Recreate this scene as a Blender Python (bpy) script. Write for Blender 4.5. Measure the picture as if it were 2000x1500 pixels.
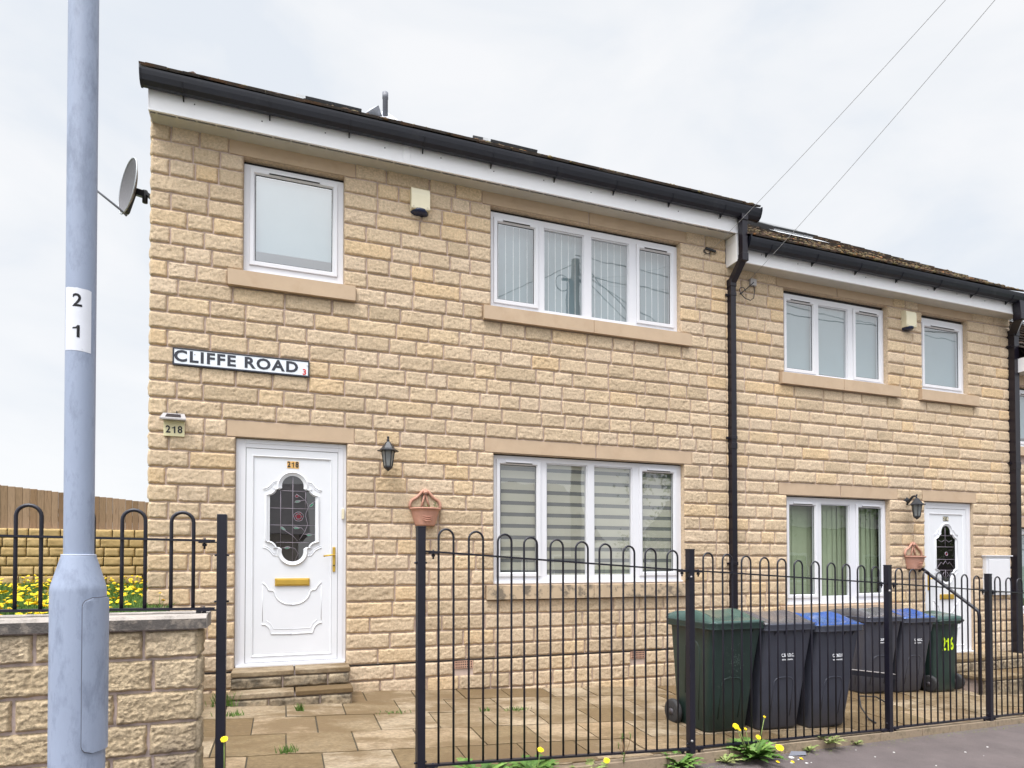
import bpy, bmesh, math, random
import numpy as np
from mathutils import Vector, Matrix
R = math.radians
PI = math.pi
rng = random.Random(7)
nrng = np.random.default_rng(5)
for o in list(bpy.data.objects): bpy.data.objects.remove(o, do_unlink=True)
SC = bpy.context.scene
COL = SC.collection

# ---------------------------------------------------------------- camera
YAW, PITCH, ROLL = R(19.6245), R(0.9944), R(-0.0218)
cam_d = bpy.data.cameras.new('camera'); cam = bpy.data.objects.new('camera', cam_d); COL.objects.link(cam)
SC.camera = cam
cam.location = (0, -6.33, 1.5)
fw = Vector((math.sin(YAW)*math.cos(PITCH), math.cos(YAW)*math.cos(PITCH), math.sin(PITCH)))
rt = Vector((math.cos(YAW), -math.sin(YAW), 0)); up = rt.cross(fw)
r2 = math.cos(ROLL)*rt + math.sin(ROLL)*up; u2 = -math.sin(ROLL)*rt + math.cos(ROLL)*up
cam.matrix_world = Matrix.Translation(cam.location) @ Matrix((r2, u2, -fw)).transposed().to_4x4()
cam_d.sensor_width = 36; cam_d.lens = 36*1247.85/2000
cam_d.shift_y = (1079.03-750)/2000
cam_d.clip_end = 3000; cam_d.clip_start = 0.05

# ---------------------------------------------------------------- sky and sun
SUN_EL, SUN_AZ = R(63), R(222)          # azimuth clockwise from +Y: high, behind the camera's left shoulder
w = bpy.data.worlds.new('World'); SC.world = w; w.use_nodes = True
nt = w.node_tree; nt.nodes.clear(); N = nt.nodes.new; L = nt.links.new
out = N('ShaderNodeOutputWorld'); mixs = N('ShaderNodeMixShader')
sky = N('ShaderNodeTexSky'); sky.sky_type = 'NISHITA'; sky.sun_disc = False
sky.sun_elevation = SUN_EL; sky.sun_rotation = SUN_AZ
bg1 = N('ShaderNodeBackground'); bg1.inputs[1].default_value = 0.1; L(sky.outputs[0], bg1.inputs[0])
tc = N('ShaderNodeTexCoord'); mp = N('ShaderNodeMapping'); mp.inputs['Scale'].default_value = (1.3, 1.3, 3.0)
L(tc.outputs['Generated'], mp.inputs[0])
no = N('ShaderNodeTexNoise'); no.inputs['Scale'].default_value = 2.1; no.inputs['Detail'].default_value = 7; no.inputs['Roughness'].default_value = .52; no.inputs['Distortion'].default_value = .5
L(mp.outputs[0], no.inputs['Vector'])
cr = N('ShaderNodeValToRGB'); L(no.outputs[0], cr.inputs[0])
cr.color_ramp.elements[0].position = .36; cr.color_ramp.elements[0].color = (.535, .565, .605, 1)
cr.color_ramp.elements[1].position = .62; cr.color_ramp.elements[1].color = (.63, .635, .645, 1)
e = cr.color_ramp.elements.new(.48); e.color = (.59, .605, .625, 1)
sx = N('ShaderNodeSeparateXYZ'); L(tc.outputs['Generated'], sx.inputs[0])
mr = N('ShaderNodeMapRange'); mr.inputs[1].default_value = .80; mr.inputs[2].default_value = 1.0; mr.inputs[3].default_value = 1.02; mr.inputs[4].default_value = 3.2  # zenith brightness added above the view to light the facade
L(sx.outputs['Z'], mr.inputs[0])
dt = N('ShaderNodeVectorMath'); dt.operation = 'DOT_PRODUCT'; L(tc.outputs['Generated'], dt.inputs[0])      # brightening added toward the unseen sun, outside the view, to light the facade
dt.inputs[1].default_value = (math.sin(SUN_AZ)*math.cos(SUN_EL), math.cos(SUN_AZ)*math.cos(SUN_EL), math.sin(SUN_EL))
gr = N('ShaderNodeMapRange'); gr.inputs[1].default_value = .55; gr.inputs[2].default_value = 1.0; gr.inputs[3].default_value = 1.0; gr.inputs[4].default_value = 4.0; L(dt.outputs['Value'], gr.inputs[0])
mm = N('ShaderNodeMath'); mm.operation = 'MULTIPLY'; L(mr.outputs[0], mm.inputs[0]); L(gr.outputs[0], mm.inputs[1])
bg2 = N('ShaderNodeBackground'); L(cr.outputs[0], bg2.inputs[0]); L(mm.outputs[0], bg2.inputs[1])
mixs.inputs[0].default_value = .93; L(bg1.outputs[0], mixs.inputs[1]); L(bg2.outputs[0], mixs.inputs[2]); L(mixs.outputs[0], out.inputs[0])
sd = bpy.data.lights.new('sun', 'SUN'); sd.energy = 1.5; sd.angle = R(18); sd.color = (1, .95, .88)
sun = bpy.data.objects.new('sun', sd); COL.objects.link(sun)
sv = Vector((math.sin(SUN_AZ)*math.cos(SUN_EL), math.cos(SUN_AZ)*math.cos(SUN_EL), math.sin(SUN_EL)))
sun.rotation_euler = sv.to_track_quat('Z', 'Y').to_euler()
SC.view_settings.view_transform = 'Standard'; SC.view_settings.look = 'None'
SC.view_settings.exposure = 0.62; SC.view_settings.gamma = 1
SC.render.engine = 'CYCLES'; SC.cycles.max_bounces = 8; SC.cycles.transparent_max_bounces = 12

# ---------------------------------------------------------------- materials
def nmat(name):
    m = bpy.data.materials.new(name); m.use_nodes = True
    return m, m.node_tree, m.node_tree.nodes['Principled BSDF']
def mat(name, col, rough=.6, metal=0, spec=.5, var=.12, vscale=6, bump=0, bscale=80, dirt=None, dscale=3, stretch=(1, 1, 1), coat=0, coord='Object'):
    """base colour with soft cloudy variation, optional second colour in patches, optional fine bump"""
    m, t, b = nmat(name); n = t.nodes.new; l = t.links.new
    b.inputs['Roughness'].default_value = rough; b.inputs['Metallic'].default_value = metal
    b.inputs['Specular IOR Level'].default_value = spec; b.inputs['Coat Weight'].default_value = coat
    tcn = n('ShaderNodeTexCoord'); mpn = n('ShaderNodeMapping'); mpn.inputs['Scale'].default_value = stretch
    l(tcn.outputs[coord], mpn.inputs[0])
    ns = n('ShaderNodeTexNoise'); ns.inputs['Scale'].default_value = vscale; ns.inputs['Detail'].default_value = 6; ns.inputs['Roughness'].default_value = .6
    l(mpn.outputs[0], ns.inputs['Vector'])
    r = n('ShaderNodeValToRGB'); l(ns.outputs[0], r.inputs[0])
    r.color_ramp.elements[0].position = .3; r.color_ramp.elements[1].position = .7
    r.color_ramp.elements[0].color = tuple(c*(1-var) for c in col[:3])+(1,)
    r.color_ramp.elements[1].color = tuple(min(1, c*(1+var)) for c in col[:3])+(1,)
    last = r.outputs[0]
    if dirt:
        n2 = n('ShaderNodeTexNoise'); n2.inputs['Scale'].default_value = dscale; n2.inputs['Detail'].default_value = 8; n2.inputs['Roughness'].default_value = .7
        l(mpn.outputs[0], n2.inputs['Vector'])
        rr = n('ShaderNodeValToRGB'); rr.color_ramp.elements[0].position = dirt[1]; rr.color_ramp.elements[1].position = dirt[1]+dirt[2]
        l(n2.outputs[0], rr.inputs[0])
        mx = n('ShaderNodeMix'); mx.data_type = 'RGBA'; mx.inputs[7].default_value = tuple(dirt[0])+(1,)
        ml = n('ShaderNodeMath'); ml.operation = 'MULTIPLY'; ml.inputs[1].default_value = dirt[3]; l(rr.outputs[0], ml.inputs[0])
        l(ml.outputs[0], mx.inputs[0]); l(last, mx.inputs[6]); last = mx.outputs[2]
    l(last, b.inputs['Base Color'])
    if bump:
        nb = n('ShaderNodeTexNoise'); nb.inputs['Scale'].default_value = bscale; nb.inputs['Detail'].default_value = 5; nb.inputs['Roughness'].default_value = .65
        l(mpn.outputs[0], nb.inputs['Vector'])
        bp = n('ShaderNodeBump'); bp.inputs['Strength'].default_value = bump; bp.inputs['Distance'].default_value = .01
        l(nb.outputs[0], bp.inputs['Height']); l(bp.outputs[0], b.inputs['Normal'])
    return m
def tone_mat(name, cols, rough=.85, fine=14, finev=.16, bump=.5, bscale=55, blotch=None, stretch=(1, 1, 1), grime=None):
    """per-piece colour from the 'tone' attribute (each block / slab / board has its own) times grain"""
    m, t, b = nmat(name); n = t.nodes.new; l = t.links.new
    b.inputs['Roughness'].default_value = rough; b.inputs['Specular IOR Level'].default_value = .3
    at = n('ShaderNodeAttribute'); at.attribute_name = 'tone'
    r = n('ShaderNodeValToRGB'); l(at.outputs['Fac'], r.inputs[0])
    el = r.color_ramp.elements
    while len(el) < len(cols): el.new(.5)
    for i, c in enumerate(cols): el[i].position = i/(len(cols)-1); el[i].color = tuple(c)+(1,)
    tcn = n('ShaderNodeTexCoord'); mpn = n('ShaderNodeMapping'); mpn.inputs['Scale'].default_value = stretch; l(tcn.outputs['Object'], mpn.inputs[0])
    ns = n('ShaderNodeTexNoise'); ns.inputs['Scale'].default_value = fine; ns.inputs['Detail'].default_value = 8; ns.inputs['Roughness'].default_value = .7; l(mpn.outputs[0], ns.inputs['Vector'])
    mr_ = n('ShaderNodeMapRange'); mr_.inputs[1].default_value = .3; mr_.inputs[2].default_value = .7; mr_.inputs[3].default_value = 1-finev; mr_.inputs[4].default_value = 1+finev; l(ns.outputs[0], mr_.inputs[0])
    vm = n('ShaderNodeVectorMath'); vm.operation = 'SCALE'; l(r.outputs[0], vm.inputs[0]); l(mr_.outputs[0], vm.inputs['Scale']); last = vm.outputs[0]
    for sp in ([blotch] if blotch else []) + ([grime] if grime else []):
        n2 = n('ShaderNodeTexNoise'); n2.inputs['Scale'].default_value = sp[1]; n2.inputs['Detail'].default_value = 7; n2.inputs['Roughness'].default_value = .68; l(mpn.outputs[0], n2.inputs['Vector'])
        rr = n('ShaderNodeMapRange'); rr.inputs[1].default_value = sp[2]; rr.inputs[2].default_value = sp[3]; rr.inputs[3].default_value = 0; rr.inputs[4].default_value = sp[4]; l(n2.outputs[0], rr.inputs[0])
        mx = n('ShaderNodeMix'); mx.data_type = 'RGBA'; mx.inputs[7].default_value = tuple(sp[0])+(1,)
        l(rr.outputs[0], mx.inputs[0]); l(last, mx.inputs[6]); last = mx.outputs[2]
    l(last, b.inputs['Base Color'])
    nb = n('ShaderNodeTexNoise'); nb.inputs['Scale'].default_value = bscale; nb.inputs['Detail'].default_value = 5; nb.inputs['Roughness'].default_value = .7; l(mpn.outputs[0], nb.inputs['Vector'])
    bp = n('ShaderNodeBump'); bp.inputs['Strength'].default_value = bump; bp.inputs['Distance'].default_value = .008
    l(nb.outputs[0], bp.inputs['Height']); l(bp.outputs[0], b.inputs['Normal'])
    return m
def glass_mat(name, refl=.2, tint=(.93, .96, .97)):
    m, t, b = nmat(name); n = t.nodes.new; l = t.links.new
    t.nodes.remove(b); o = t.nodes['Material Output']
    tr = n('ShaderNodeBsdfTransparent'); tr.inputs[0].default_value = tint+(1,)
    gl = n('ShaderNodeBsdfGlossy'); gl.inputs['Roughness'].default_value = .015
    fr = n('ShaderNodeLayerWeight'); fr.inputs[0].default_value = .5
    pw = n('ShaderNodeMath'); pw.operation = 'POWER'; pw.inputs[1].default_value = 4.5; l(fr.outputs['Facing'], pw.inputs[0])
    ad = n('ShaderNodeMath'); ad.operation = 'MULTIPLY_ADD'; ad.inputs[1].default_value = .7; ad.inputs[2].default_value = refl; ad.use_clamp = True; l(pw.outputs[0], ad.inputs[0])
    # slight waviness of float glass
    tcn = n('ShaderNodeTexCoord'); nz = n('ShaderNodeTexNoise'); nz.inputs['Scale'].default_value = 2.2; l(tcn.outputs['Object'], nz.inputs['Vector'])
    bp = n('ShaderNodeBump'); bp.inputs['Strength'].default_value = .06; bp.inputs['Distance'].default_value = .02; l(nz.outputs[0], bp.inputs['Height']); l(bp.outputs[0], gl.inputs['Normal'])
    mx = n('ShaderNodeMixShader'); l(ad.outputs[0], mx.inputs[0]); l(tr.outputs[0], mx.inputs[1]); l(gl.outputs[0], mx.inputs[2]); l(mx.outputs[0], o.inputs[0])
    return m
M = {}
M['stone'] = tone_mat('pitched_stone', [(.50, .385, .26), (.56, .43, .295), (.60, .465, .32), (.62, .48, .335), (.61, .48, .35), (.62, .475, .315), (.64, .465, .28)], fine=48, finev=.30, bump=1.0, bscale=120,
                      blotch=((.43, .335, .235), .9, .46, .72, .5), grime=((.36, .28, .20), 8, .56, .75, .4))
M['stone_dark'] = tone_mat('weathered_stone', [(.54, .42, .27), (.60, .475, .32), (.64, .51, .35)], fine=60, finev=.38, bump=1.3, bscale=130,
                      blotch=((.20, .16, .125), 3.0, .50, .72, .75), grime=((.15, .115, .085), 42, .52, .68, .55))
M['stone_ochre'] = tone_mat('ochre_stone', [(.36, .25, .11), (.42, .30, .14), (.47, .34, .16)], fine=9, finev=.2, bump=.6, bscale=50)
M['mortar'] = mat('pink_mortar', (.47, .365, .315), .9, var=.12, vscale=9, bump=.3, bscale=150)
M['mortar_dark'] = mat('old_mortar', (.44, .35, .32), .9, var=.2, vscale=7, bump=.4, bscale=150, dirt=((.12, .10, .09), .5, .15, .6), dscale=6)
M['mortar_ochre'] = mat('ochre_mortar', (.27, .20, .12), .9)
M['stone_grime'] = tone_mat('grimy_stone', [(.27, .215, .15), (.34, .27, .185), (.40, .32, .22)], fine=30, finev=.4, bump=1.2, bscale=90, blotch=((.10, .085, .065), 7, .46, .62, .85))
M['dressed'] = mat('dressed_sandstone', (.48, .355, .245), .8, var=.06, vscale=4, bump=.12, bscale=160, dirt=((.40, .27, .17), .52, .2, .45), dscale=5)
M['dressed_dirty'] = mat('stained_sandstone', (.47, .36, .245), .85, var=.1, vscale=4, bump=.2, bscale=160, dirt=((.10, .085, .07), .50, .10, .8), dscale=7)
M['upvc'] = mat('white_plastic', (.68, .68, .72), .28, var=.02, vscale=3)
M['fascia'] = mat('white_fascia', (.80, .79, .81), .4, var=.04, vscale=1.5, dirt=((.55, .52, .52), .55, .25, .35), dscale=2)
M['soffit'] = mat('soffit_board', (.50, .48, .43), .6, var=.08, vscale=2)
M['door_white'] = mat('white_door_skin', (.70, .71, .75), .3, var=.02, vscale=3)
M['seal_and_shade'] = mat('black_seal_and_shade', (.015, .015, .017), .5)
M['glass'] = glass_mat('window_glass', .36)
M['glass_low'] = glass_mat('lower_window_glass', .21)
M['glass_dark'] = glass_mat('door_glass', .17, (.5, .45, .45))
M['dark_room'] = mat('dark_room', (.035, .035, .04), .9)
M['blind_white'] = mat('white_blind_cloth', (.34, .43, .46), .8, var=.04, vscale=2)
M['blind_edge'] = mat('blind_slat_edge', (.85, .88, .88), .8)
M['blind_pale'] = mat('pale_green_blind_cloth', (.38, .44, .28), .8, var=.08, vscale=3)
M['blind_cream'] = mat('cream_blind_cloth', (.52, .49, .40), .8, var=.04)
M['blind_sheer'] = mat('sheer_blind_cloth', (.17, .17, .165), .8, var=.08)
M['black_plastic'] = mat('black_gutter_plastic', (.007, .008, .016), .45, var=.15, vscale=3, dirt=((.07, .07, .07), .58, .2, .4), dscale=5)
M['black_pipe'] = mat('black_pipe_plastic', (.009, .007, .013), .3, var=.12, vscale=3)
M['fence_paint'] = mat('black_fence_paint', (.007, .0065, .015), .42, var=.2, vscale=9, dirt=((.16, .11, .09), .70, .06, .5), dscale=22)
M['tile'] = tone_mat('roof_tile', [(.065, .055, .05), (.085, .07, .06), (.10, .082, .07)], fine=7, finev=.3, bump=.6, bscale=40, blotch=((.16, .085, .045), 3, .5, .62, .8))
M['moss'] = tone_mat('roof_moss', [(.065, .035, .022), (.10, .058, .03), (.115, .085, .04), (.12, .10, .04), (.26, .10, .035)], fine=30, finev=.4, bump=1, bscale=120)
M['lead'] = mat('lead_flashing', (.34, .35, .38), .5, metal=.3, var=.25, vscale=12, bump=.4, bscale=30)
M['apron'] = mat('pale_lead_apron', (.55, .56, .58), .5, var=.15, vscale=15)
M['grey_pipe'] = mat('grey_pipe', (.13, .135, .16), .5, var=.1)
M['slab'] = tone_mat('paving_stone', [(.15, .10, .05), (.20, .145, .08), (.28, .215, .14), (.36, .29, .205), (.29, .205, .12)], fine=30, finev=.38, bump=1.0, bscale=110, stretch=(1, 1.8, 1),
                     blotch=((.15, .10, .05), 1.7, .44, .58, .85), grime=((.15, .12, .08), 6, .56, .75, .5))
M['joint'] = mat('dark_joint_soil', (.055, .045, .03), .95, var=.4, vscale=20)
M['asphalt'] = mat('old_asphalt', (.112, .090, .089), .9, var=.16, vscale=4, bump=.9, bscale=260, dirt=((.30, .265, .26), .55, .2, .5), dscale=160)
M['edging'] = mat('concrete_edging', (.30, .23, .16), .9, var=.25, vscale=9, bump=.5, bscale=60, dirt=((.10, .085, .05), .5, .15, .7), dscale=9)
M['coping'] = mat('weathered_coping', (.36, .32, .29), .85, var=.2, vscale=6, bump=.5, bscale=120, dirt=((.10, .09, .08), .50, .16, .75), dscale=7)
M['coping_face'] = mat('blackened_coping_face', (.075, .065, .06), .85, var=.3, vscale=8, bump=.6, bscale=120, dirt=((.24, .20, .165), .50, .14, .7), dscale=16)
M['galv'] = mat('weathered_galvanised_paint', (.29, .335, .445), .55, var=.09, vscale=5, stretch=(1.6, 1.6, .55), bump=.1, bscale=60, dirt=((.17, .20, .275), .49, .16, .75), dscale=10)
M['galv_hi'] = mat('galvanised_edge', (.52, .56, .66), .45, var=.1)
M['label_white'] = mat('white_label', (.66, .67, .73), .5, var=.05, vscale=9, dirt=((.4, .4, .42), .62, .1, .6), dscale=30)
M['ink'] = mat('black_ink', (.012, .012, .016), .5, var=.1)
M['sign_white'] = mat('sign_white', (.72, .76, .82), .45, var=.04, vscale=6)
M['sign_ink'] = mat('sign_ink', (.02, .022, .035), .5, var=.3, vscale=14)
M['red_ink'] = mat('red_ink', (.62, .03, .02), .5)
M['gold'] = mat('brass', (.62, .40, .075), .32, metal=.55, var=.08)
M['orange'] = mat('amber_number', (.75, .42, .10), .5)
M['cream'] = mat('cream_plastic', (.66, .60, .44), .45, var=.04)
M['plaque'] = mat('pale_yellow_plastic', (.70, .64, .40), .4, var=.03)
M['grey_plastic'] = mat('grey_plastic', (.33, .31, .31), .45)
M['solar'] = mat('solar_cell', (.02, .015, .02), .25)
M['navy'] = mat('navy_lens', (.008, .016, .055), .15)
M['black_metal'] = mat('black_cast_metal', (.018, .02, .026), .4, var=.2, vscale=30)
M['lantern_glass'] = mat('frosted_lantern_glass', (.20, .21, .21), .25, var=.15, vscale=20)
M['terracotta'] = mat('terracotta', (.50, .26, .19), .75, var=.1, vscale=12, bump=.1, dirt=((.62, .38, .30), .55, .15, .5), dscale=10)
M['brick_vent'] = mat('clay_vent', (.55, .33, .24), .8)
M['dish'] = mat('grey_dish_mesh', (.115, .11, .118), .5, var=.12, vscale=40)
M['dish_rim'] = mat('dish_rim', (.38, .40, .43), .4)
M['bin_green'] = mat('dark_green_plastic', (.017, .036, .032), .42, var=.2, vscale=3, dirt=((.08, .11, .09), .60, .15, .5), dscale=14)
M['bin_green_lid'] = mat('green_lid_plastic', (.045, .085, .075), .2, var=.15, vscale=4)
M['bin_grey'] = mat('slate_grey_plastic', (.052, .056, .078), .45, var=.15, vscale=3, dirt=((.09, .09, .11), .62, .15, .4), dscale=14)
M['bin_grey_lid'] = mat('grey_lid_plastic', (.085, .08, .088), .2, var=.1, vscale=4)
M['bin_blue_lid'] = mat('blue_lid_plastic', (.03, .08, .26), .15, var=.1, vscale=4)
M['rubber'] = mat('rubber', (.03, .03, .033), .7)
M['wheel_hub'] = mat('wheel_hub_plastic', (.06, .055, .065), .5)
M['white_print'] = mat('white_print', (.75, .76, .8), .6)
M['yellow_paint'] = mat('fluorescent_yellow_paint', (.62, .85, .01), .6, var=.1, vscale=20)
M['chalk'] = mat('scuffed_paint', (.12, .16, .145), .8)
M['leaf'] = tone_mat('weed_leaf', [(.05, .11, .018), (.085, .17, .03), (.15, .25, .055)], rough=.6, fine=25, finev=.25, bump=.2)
M['leaf_pale'] = tone_mat('pale_weed_leaf', [(.16, .22, .06), (.20, .26, .08), (.28, .28, .12)], rough=.7, fine=25, finev=.25, bump=.2)
M['petal'] = mat('yellow_petal', (.85, .62, .005), .7, var=.12, vscale=60)
M['petal_white'] = mat('seed_head', (.75, .70, .55), .9)
M['stem'] = mat('red_brown_stem', (.18, .11, .05), .7)
M['soil'] = mat('garden_soil', (.07, .085, .025), .95, var=.4, vscale=14, bump=.6, bscale=60)
M['board'] = tone_mat('fence_board', [(.17, .105, .06), (.225, .15, .09), (.29, .20, .13), (.21, .13, .07)], rough=.85, fine=10, finev=.22, bump=.4, bscale=50, stretch=(5, 5, .6), blotch=((.10, .055, .03), 5, .6, .68, .8))
M['cable'] = mat('black_cable', (.02, .02, .024), .6)
M['wire'] = mat('overhead_wire', (.30, .30, .31), .6)
M['lead_came'] = mat('lead_came', (.30, .26, .31), .5, metal=.3)
M['rose'] = mat('ruby_glass', (.16, .01, .02), .25)
M['green_glass'] = mat('emerald_glass', (.01, .22, .10), .25)
M['timber_pole'] = mat('creosoted_pole', (.06, .045, .035), .85, var=.3, vscale=9, stretch=(1, 1, .1))
M['render'] = mat('grey_render', (.45, .42, .38), .9, var=.08)
M['far_tile'] = mat('slate_roof', (.10, .095, .10), .8, var=.2, vscale=3)
M['bark'] = mat('bark', (.09, .065, .05), .9, var=.3)
M['tree_leaf'] = tone_mat('tree_leaf', [(.03, .07, .015), (.06, .12, .02), (.09, .15, .03)], fine=4, finev=.2, bump=.1)
M['road'] = mat('road_asphalt', (.07, .07, .072), .9, var=.15, bump=.5, bscale=200)
M['kerb'] = mat('kerb_concrete', (.33, .32, .30), .85, var=.15, vscale=5)
M['terrain'] = mat('rough_grass', (.07, .10, .03), .95, var=.3, vscale=1)
M['litter'] = mat('litter', (.7, .7, .68), .6)

# ---------------------------------------------------------------- helpers
class MB:
    """collects shapes and builds them as ONE mesh object"""
    def __init__(s): s.v = []; s.f = []; s.mi = []; s.sm = []; s.tone = []; s.t = .5
    def add(s, vs, fs, mi=0, sm=False):
        b = len(s.v); s.v += [tuple(v) for v in vs]; s.tone += [s.t]*len(vs)
        for f in fs: s.f.append(tuple(b+i for i in f)); s.mi.append(mi); s.sm.append(sm)
    def box(s, x0, x1, y0, y1, z0, z1, mi=0, bev=0):
        if bev:
            bm = bmesh.new(); bmesh.ops.create_cube(bm, size=1)
            for v in bm.verts: v.co = Vector(((x0+x1)/2+v.co.x*(x1-x0), (y0+y1)/2+v.co.y*(y1-y0), (z0+z1)/2+v.co.z*(z1-z0)))
            bmesh.ops.bevel(bm, geom=list(bm.edges), offset=bev, segments=2, affect='EDGES', profile=.5)
            s.bm(bm, mi); return
        v = [(x0, y0, z0), (x1, y0, z0), (x1, y1, z0), (x0, y1, z0), (x0, y0, z1), (x1, y0, z1), (x1, y1, z1), (x0, y1, z1)]
        s.add(v, [(0, 3, 2, 1), (4, 5, 6, 7), (0, 1, 5, 4), (1, 2, 6, 5), (2, 3, 7, 6), (3, 0, 4, 7)], mi)
    def bm(s, bm, mi=0, sm=False):
        bm.verts.ensure_lookup_table(); bm.verts.index_update()
        s.add([v.co for v in bm.verts], [[v.index for v in f.verts] for f in bm.faces], mi, sm); bm.free()
    def obox(s, p, q, w, h, mi=0, upv=(0, 0, 1)):
        """a bar of section w x h from p to q"""
        p, q = Vector(p), Vector(q); d = (q-p).normalized(); u = Vector(upv); a = d.cross(u).normalized(); b = a.cross(d)
        v = []
        for c in (p, q):
            for i, j in ((-1, -1), (1, -1), (1, 1), (-1, 1)): v.append(c+a*i*w/2+b*j*h/2)
        s.add(v, [(0, 1, 2, 3), (7, 6, 5, 4), (0, 4, 5, 1), (1, 5, 6, 2), (2, 6, 7, 3), (3, 7, 4, 0)], mi)
    def tube(s, pts, r, n=8, mi=0, cap=True, rad=None, closed=False):
        pts = [Vector(p) for p in pts]; k = len(pts); rings = []
        ref = None
        for i, p in enumerate(pts):
            if closed: d = pts[(i+1) % k]-pts[i-1]
            else: d = pts[min(i+1, k-1)]-pts[max(i-1, 0)]
            d = d.normalized()
            if ref is None: ref = Vector((0, 0, 1)) if abs(d.z) < .9 else Vector((1, 0, 0))
            a = d.cross(ref)
            if a.length < 1e-4: a = d.orthogonal()
            a.normalize(); b = a.cross(d).normalized(); ref = b
            rr = rad[i] if rad else r
            rings.append([p+(a*math.cos(2*PI*j/n)+b*math.sin(2*PI*j/n))*rr for j in range(n)])
        v = [x for rg in rings for x in rg]; f = []
        for i in range(k if closed else k-1):
            i2 = (i+1) % k
            for j in range(n): f.append((i*n+j, i*n+(j+1) % n, i2*n+(j+1) % n, i2*n+j))
        if cap and not closed: f.append(tuple(range(n))[::-1]); f.append(tuple((k-1)*n+j for j in range(n)))
        s.add(v, f, mi, True)
    def lathe(s, prof, c=(0, 0, 0), n=24, mi=0, a0=0, a1=2*PI, sm=True):
        full = abs(a1-a0-2*PI) < 1e-6; m = n if full else n+1; v = []; f = []
        for r, z in prof:
            for j in range(m):
                a = a0+(a1-a0)*j/n; v.append((c[0]+r*math.cos(a), c[1]+r*math.sin(a), c[2]+z))
        for i in range(len(prof)-1):
            for j in range(n):
                j2 = (j+1) % m; f.append((i*m+j, i*m+j2, (i+1)*m+j2, (i+1)*m+j))
        s.add(v, f, mi, sm)
    def prism(s, pts, y0, y1, mi=0, axis='y', sm=False):
        """outline (x,z) extruded along y (or (y,z) along x)"""
        n = len(pts)
        g = (lambda p, t: (p[0], t, p[1])) if axis == 'y' else ((lambda p, t: (t, p[0], p[1])) if axis == 'x' else (lambda p, t: (p[0], p[1], t)))
        v = [g(p, y0) for p in pts]+[g(p, y1) for p in pts]
        s.add(v, [tuple(range(n)), tuple(range(2*n-1, n-1, -1))], mi)
        s.add(v, [(i, i+n, (i+1) % n+n, (i+1) % n) for i in range(n)], mi, sm)
    def build(s, name, mats, parent=None, recalc=True):
        me = bpy.data.meshes.new(name); me.from_pydata(s.v, [], s.f)
        if not isinstance(mats, (list, tuple)): mats = [mats]
        for m in mats: me.materials.append(m)
        me.polygons.foreach_set('material_index', s.mi); me.polygons.foreach_set('use_smooth', s.sm)
        at = me.attributes.new('tone', 'FLOAT', 'POINT'); at.data.foreach_set('value', s.tone)
        if recalc:
            bm = bmesh.new(); bm.from_mesh(me); bmesh.ops.recalc_face_normals(bm, faces=bm.faces); bm.to_mesh(me); bm.free()
        me.update()
        return link(name, me, parent)
def link(name, me, parent=None):
    o = bpy.data.objects.new(name, me); COL.objects.link(o)
    if parent: o.parent = parent
    return o
def tag(o, label=None, cat=None, group=None, kind=None):
    if label: o['label'] = label
    if cat: o['category'] = cat
    if group: o['group'] = group
    if kind: o['kind'] = kind
    return o
def empty(name, label, cat, loc=(0, 0, 0), rz=0, group=None):
    o = bpy.data.objects.new(name, None); COL.objects.link(o); o.location = loc; o.rotation_euler = (0, 0, rz); o.empty_display_size = .2
    return tag(o, label, cat, group)
def copy_tree(o, parent=None):
    c = o.copy(); COL.objects.link(c); c.parent = parent
    for ch in list(o.children): copy_tree(ch, c)
    return c
def np_mesh(name, V, F, tone=None, mi=None, mats=(), smooth=True, parent=None):
    me = bpy.data.meshes.new(name); k = F.shape[1]
    me.vertices.add(len(V)); me.vertices.foreach_set('co', np.asarray(V, np.float32).ravel())
    me.loops.add(F.size); me.loops.foreach_set('vertex_index', F.astype(np.int32).ravel())
    me.polygons.add(len(F)); me.polygons.foreach_set('loop_start', np.arange(0, F.size, k, dtype=np.int32))
    me.polygons.foreach_set('loop_total', np.full(len(F), k, np.int32))
    for m in mats: me.materials.append(m)
    if mi is not None: me.polygons.foreach_set('material_index', mi.astype(np.int32))
    me.polygons.foreach_set('use_smooth', np.full(len(F), smooth))
    if tone is not None:
        at = me.attributes.new('tone', 'FLOAT', 'POINT'); at.data.foreach_set('value', np.asarray(tone, np.float32))
    me.update(calc_edges=True); me.validate()
    return link(name, me, parent)
def vnoise(P, seed=0):
    P = np.asarray(P, float); i = np.floor(P).astype(np.int64); f = P-i; f = f*f*(3-2*f)
    def h(a, b, c):
        n = (a*374761393+b*668265263+c*1274126177+seed*974634777) & 0x7fffffff
        n = ((n ^ (n >> 13))*1274126177) & 0x7fffffff
        return ((n ^ (n >> 16)) & 0xffff)/65535.
    r = 0
    for dx in (0, 1):
        for dy in (0, 1):
            for dz in (0, 1):
                wt = (f[:, 0] if dx else 1-f[:, 0])*(f[:, 1] if dy else 1-f[:, 1])*(f[:, 2] if dz else 1-f[:, 2])
                r = r+wt*h(i[:, 0]+dx, i[:, 1]+dy, i[:, 2]+dz)
    return r
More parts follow.
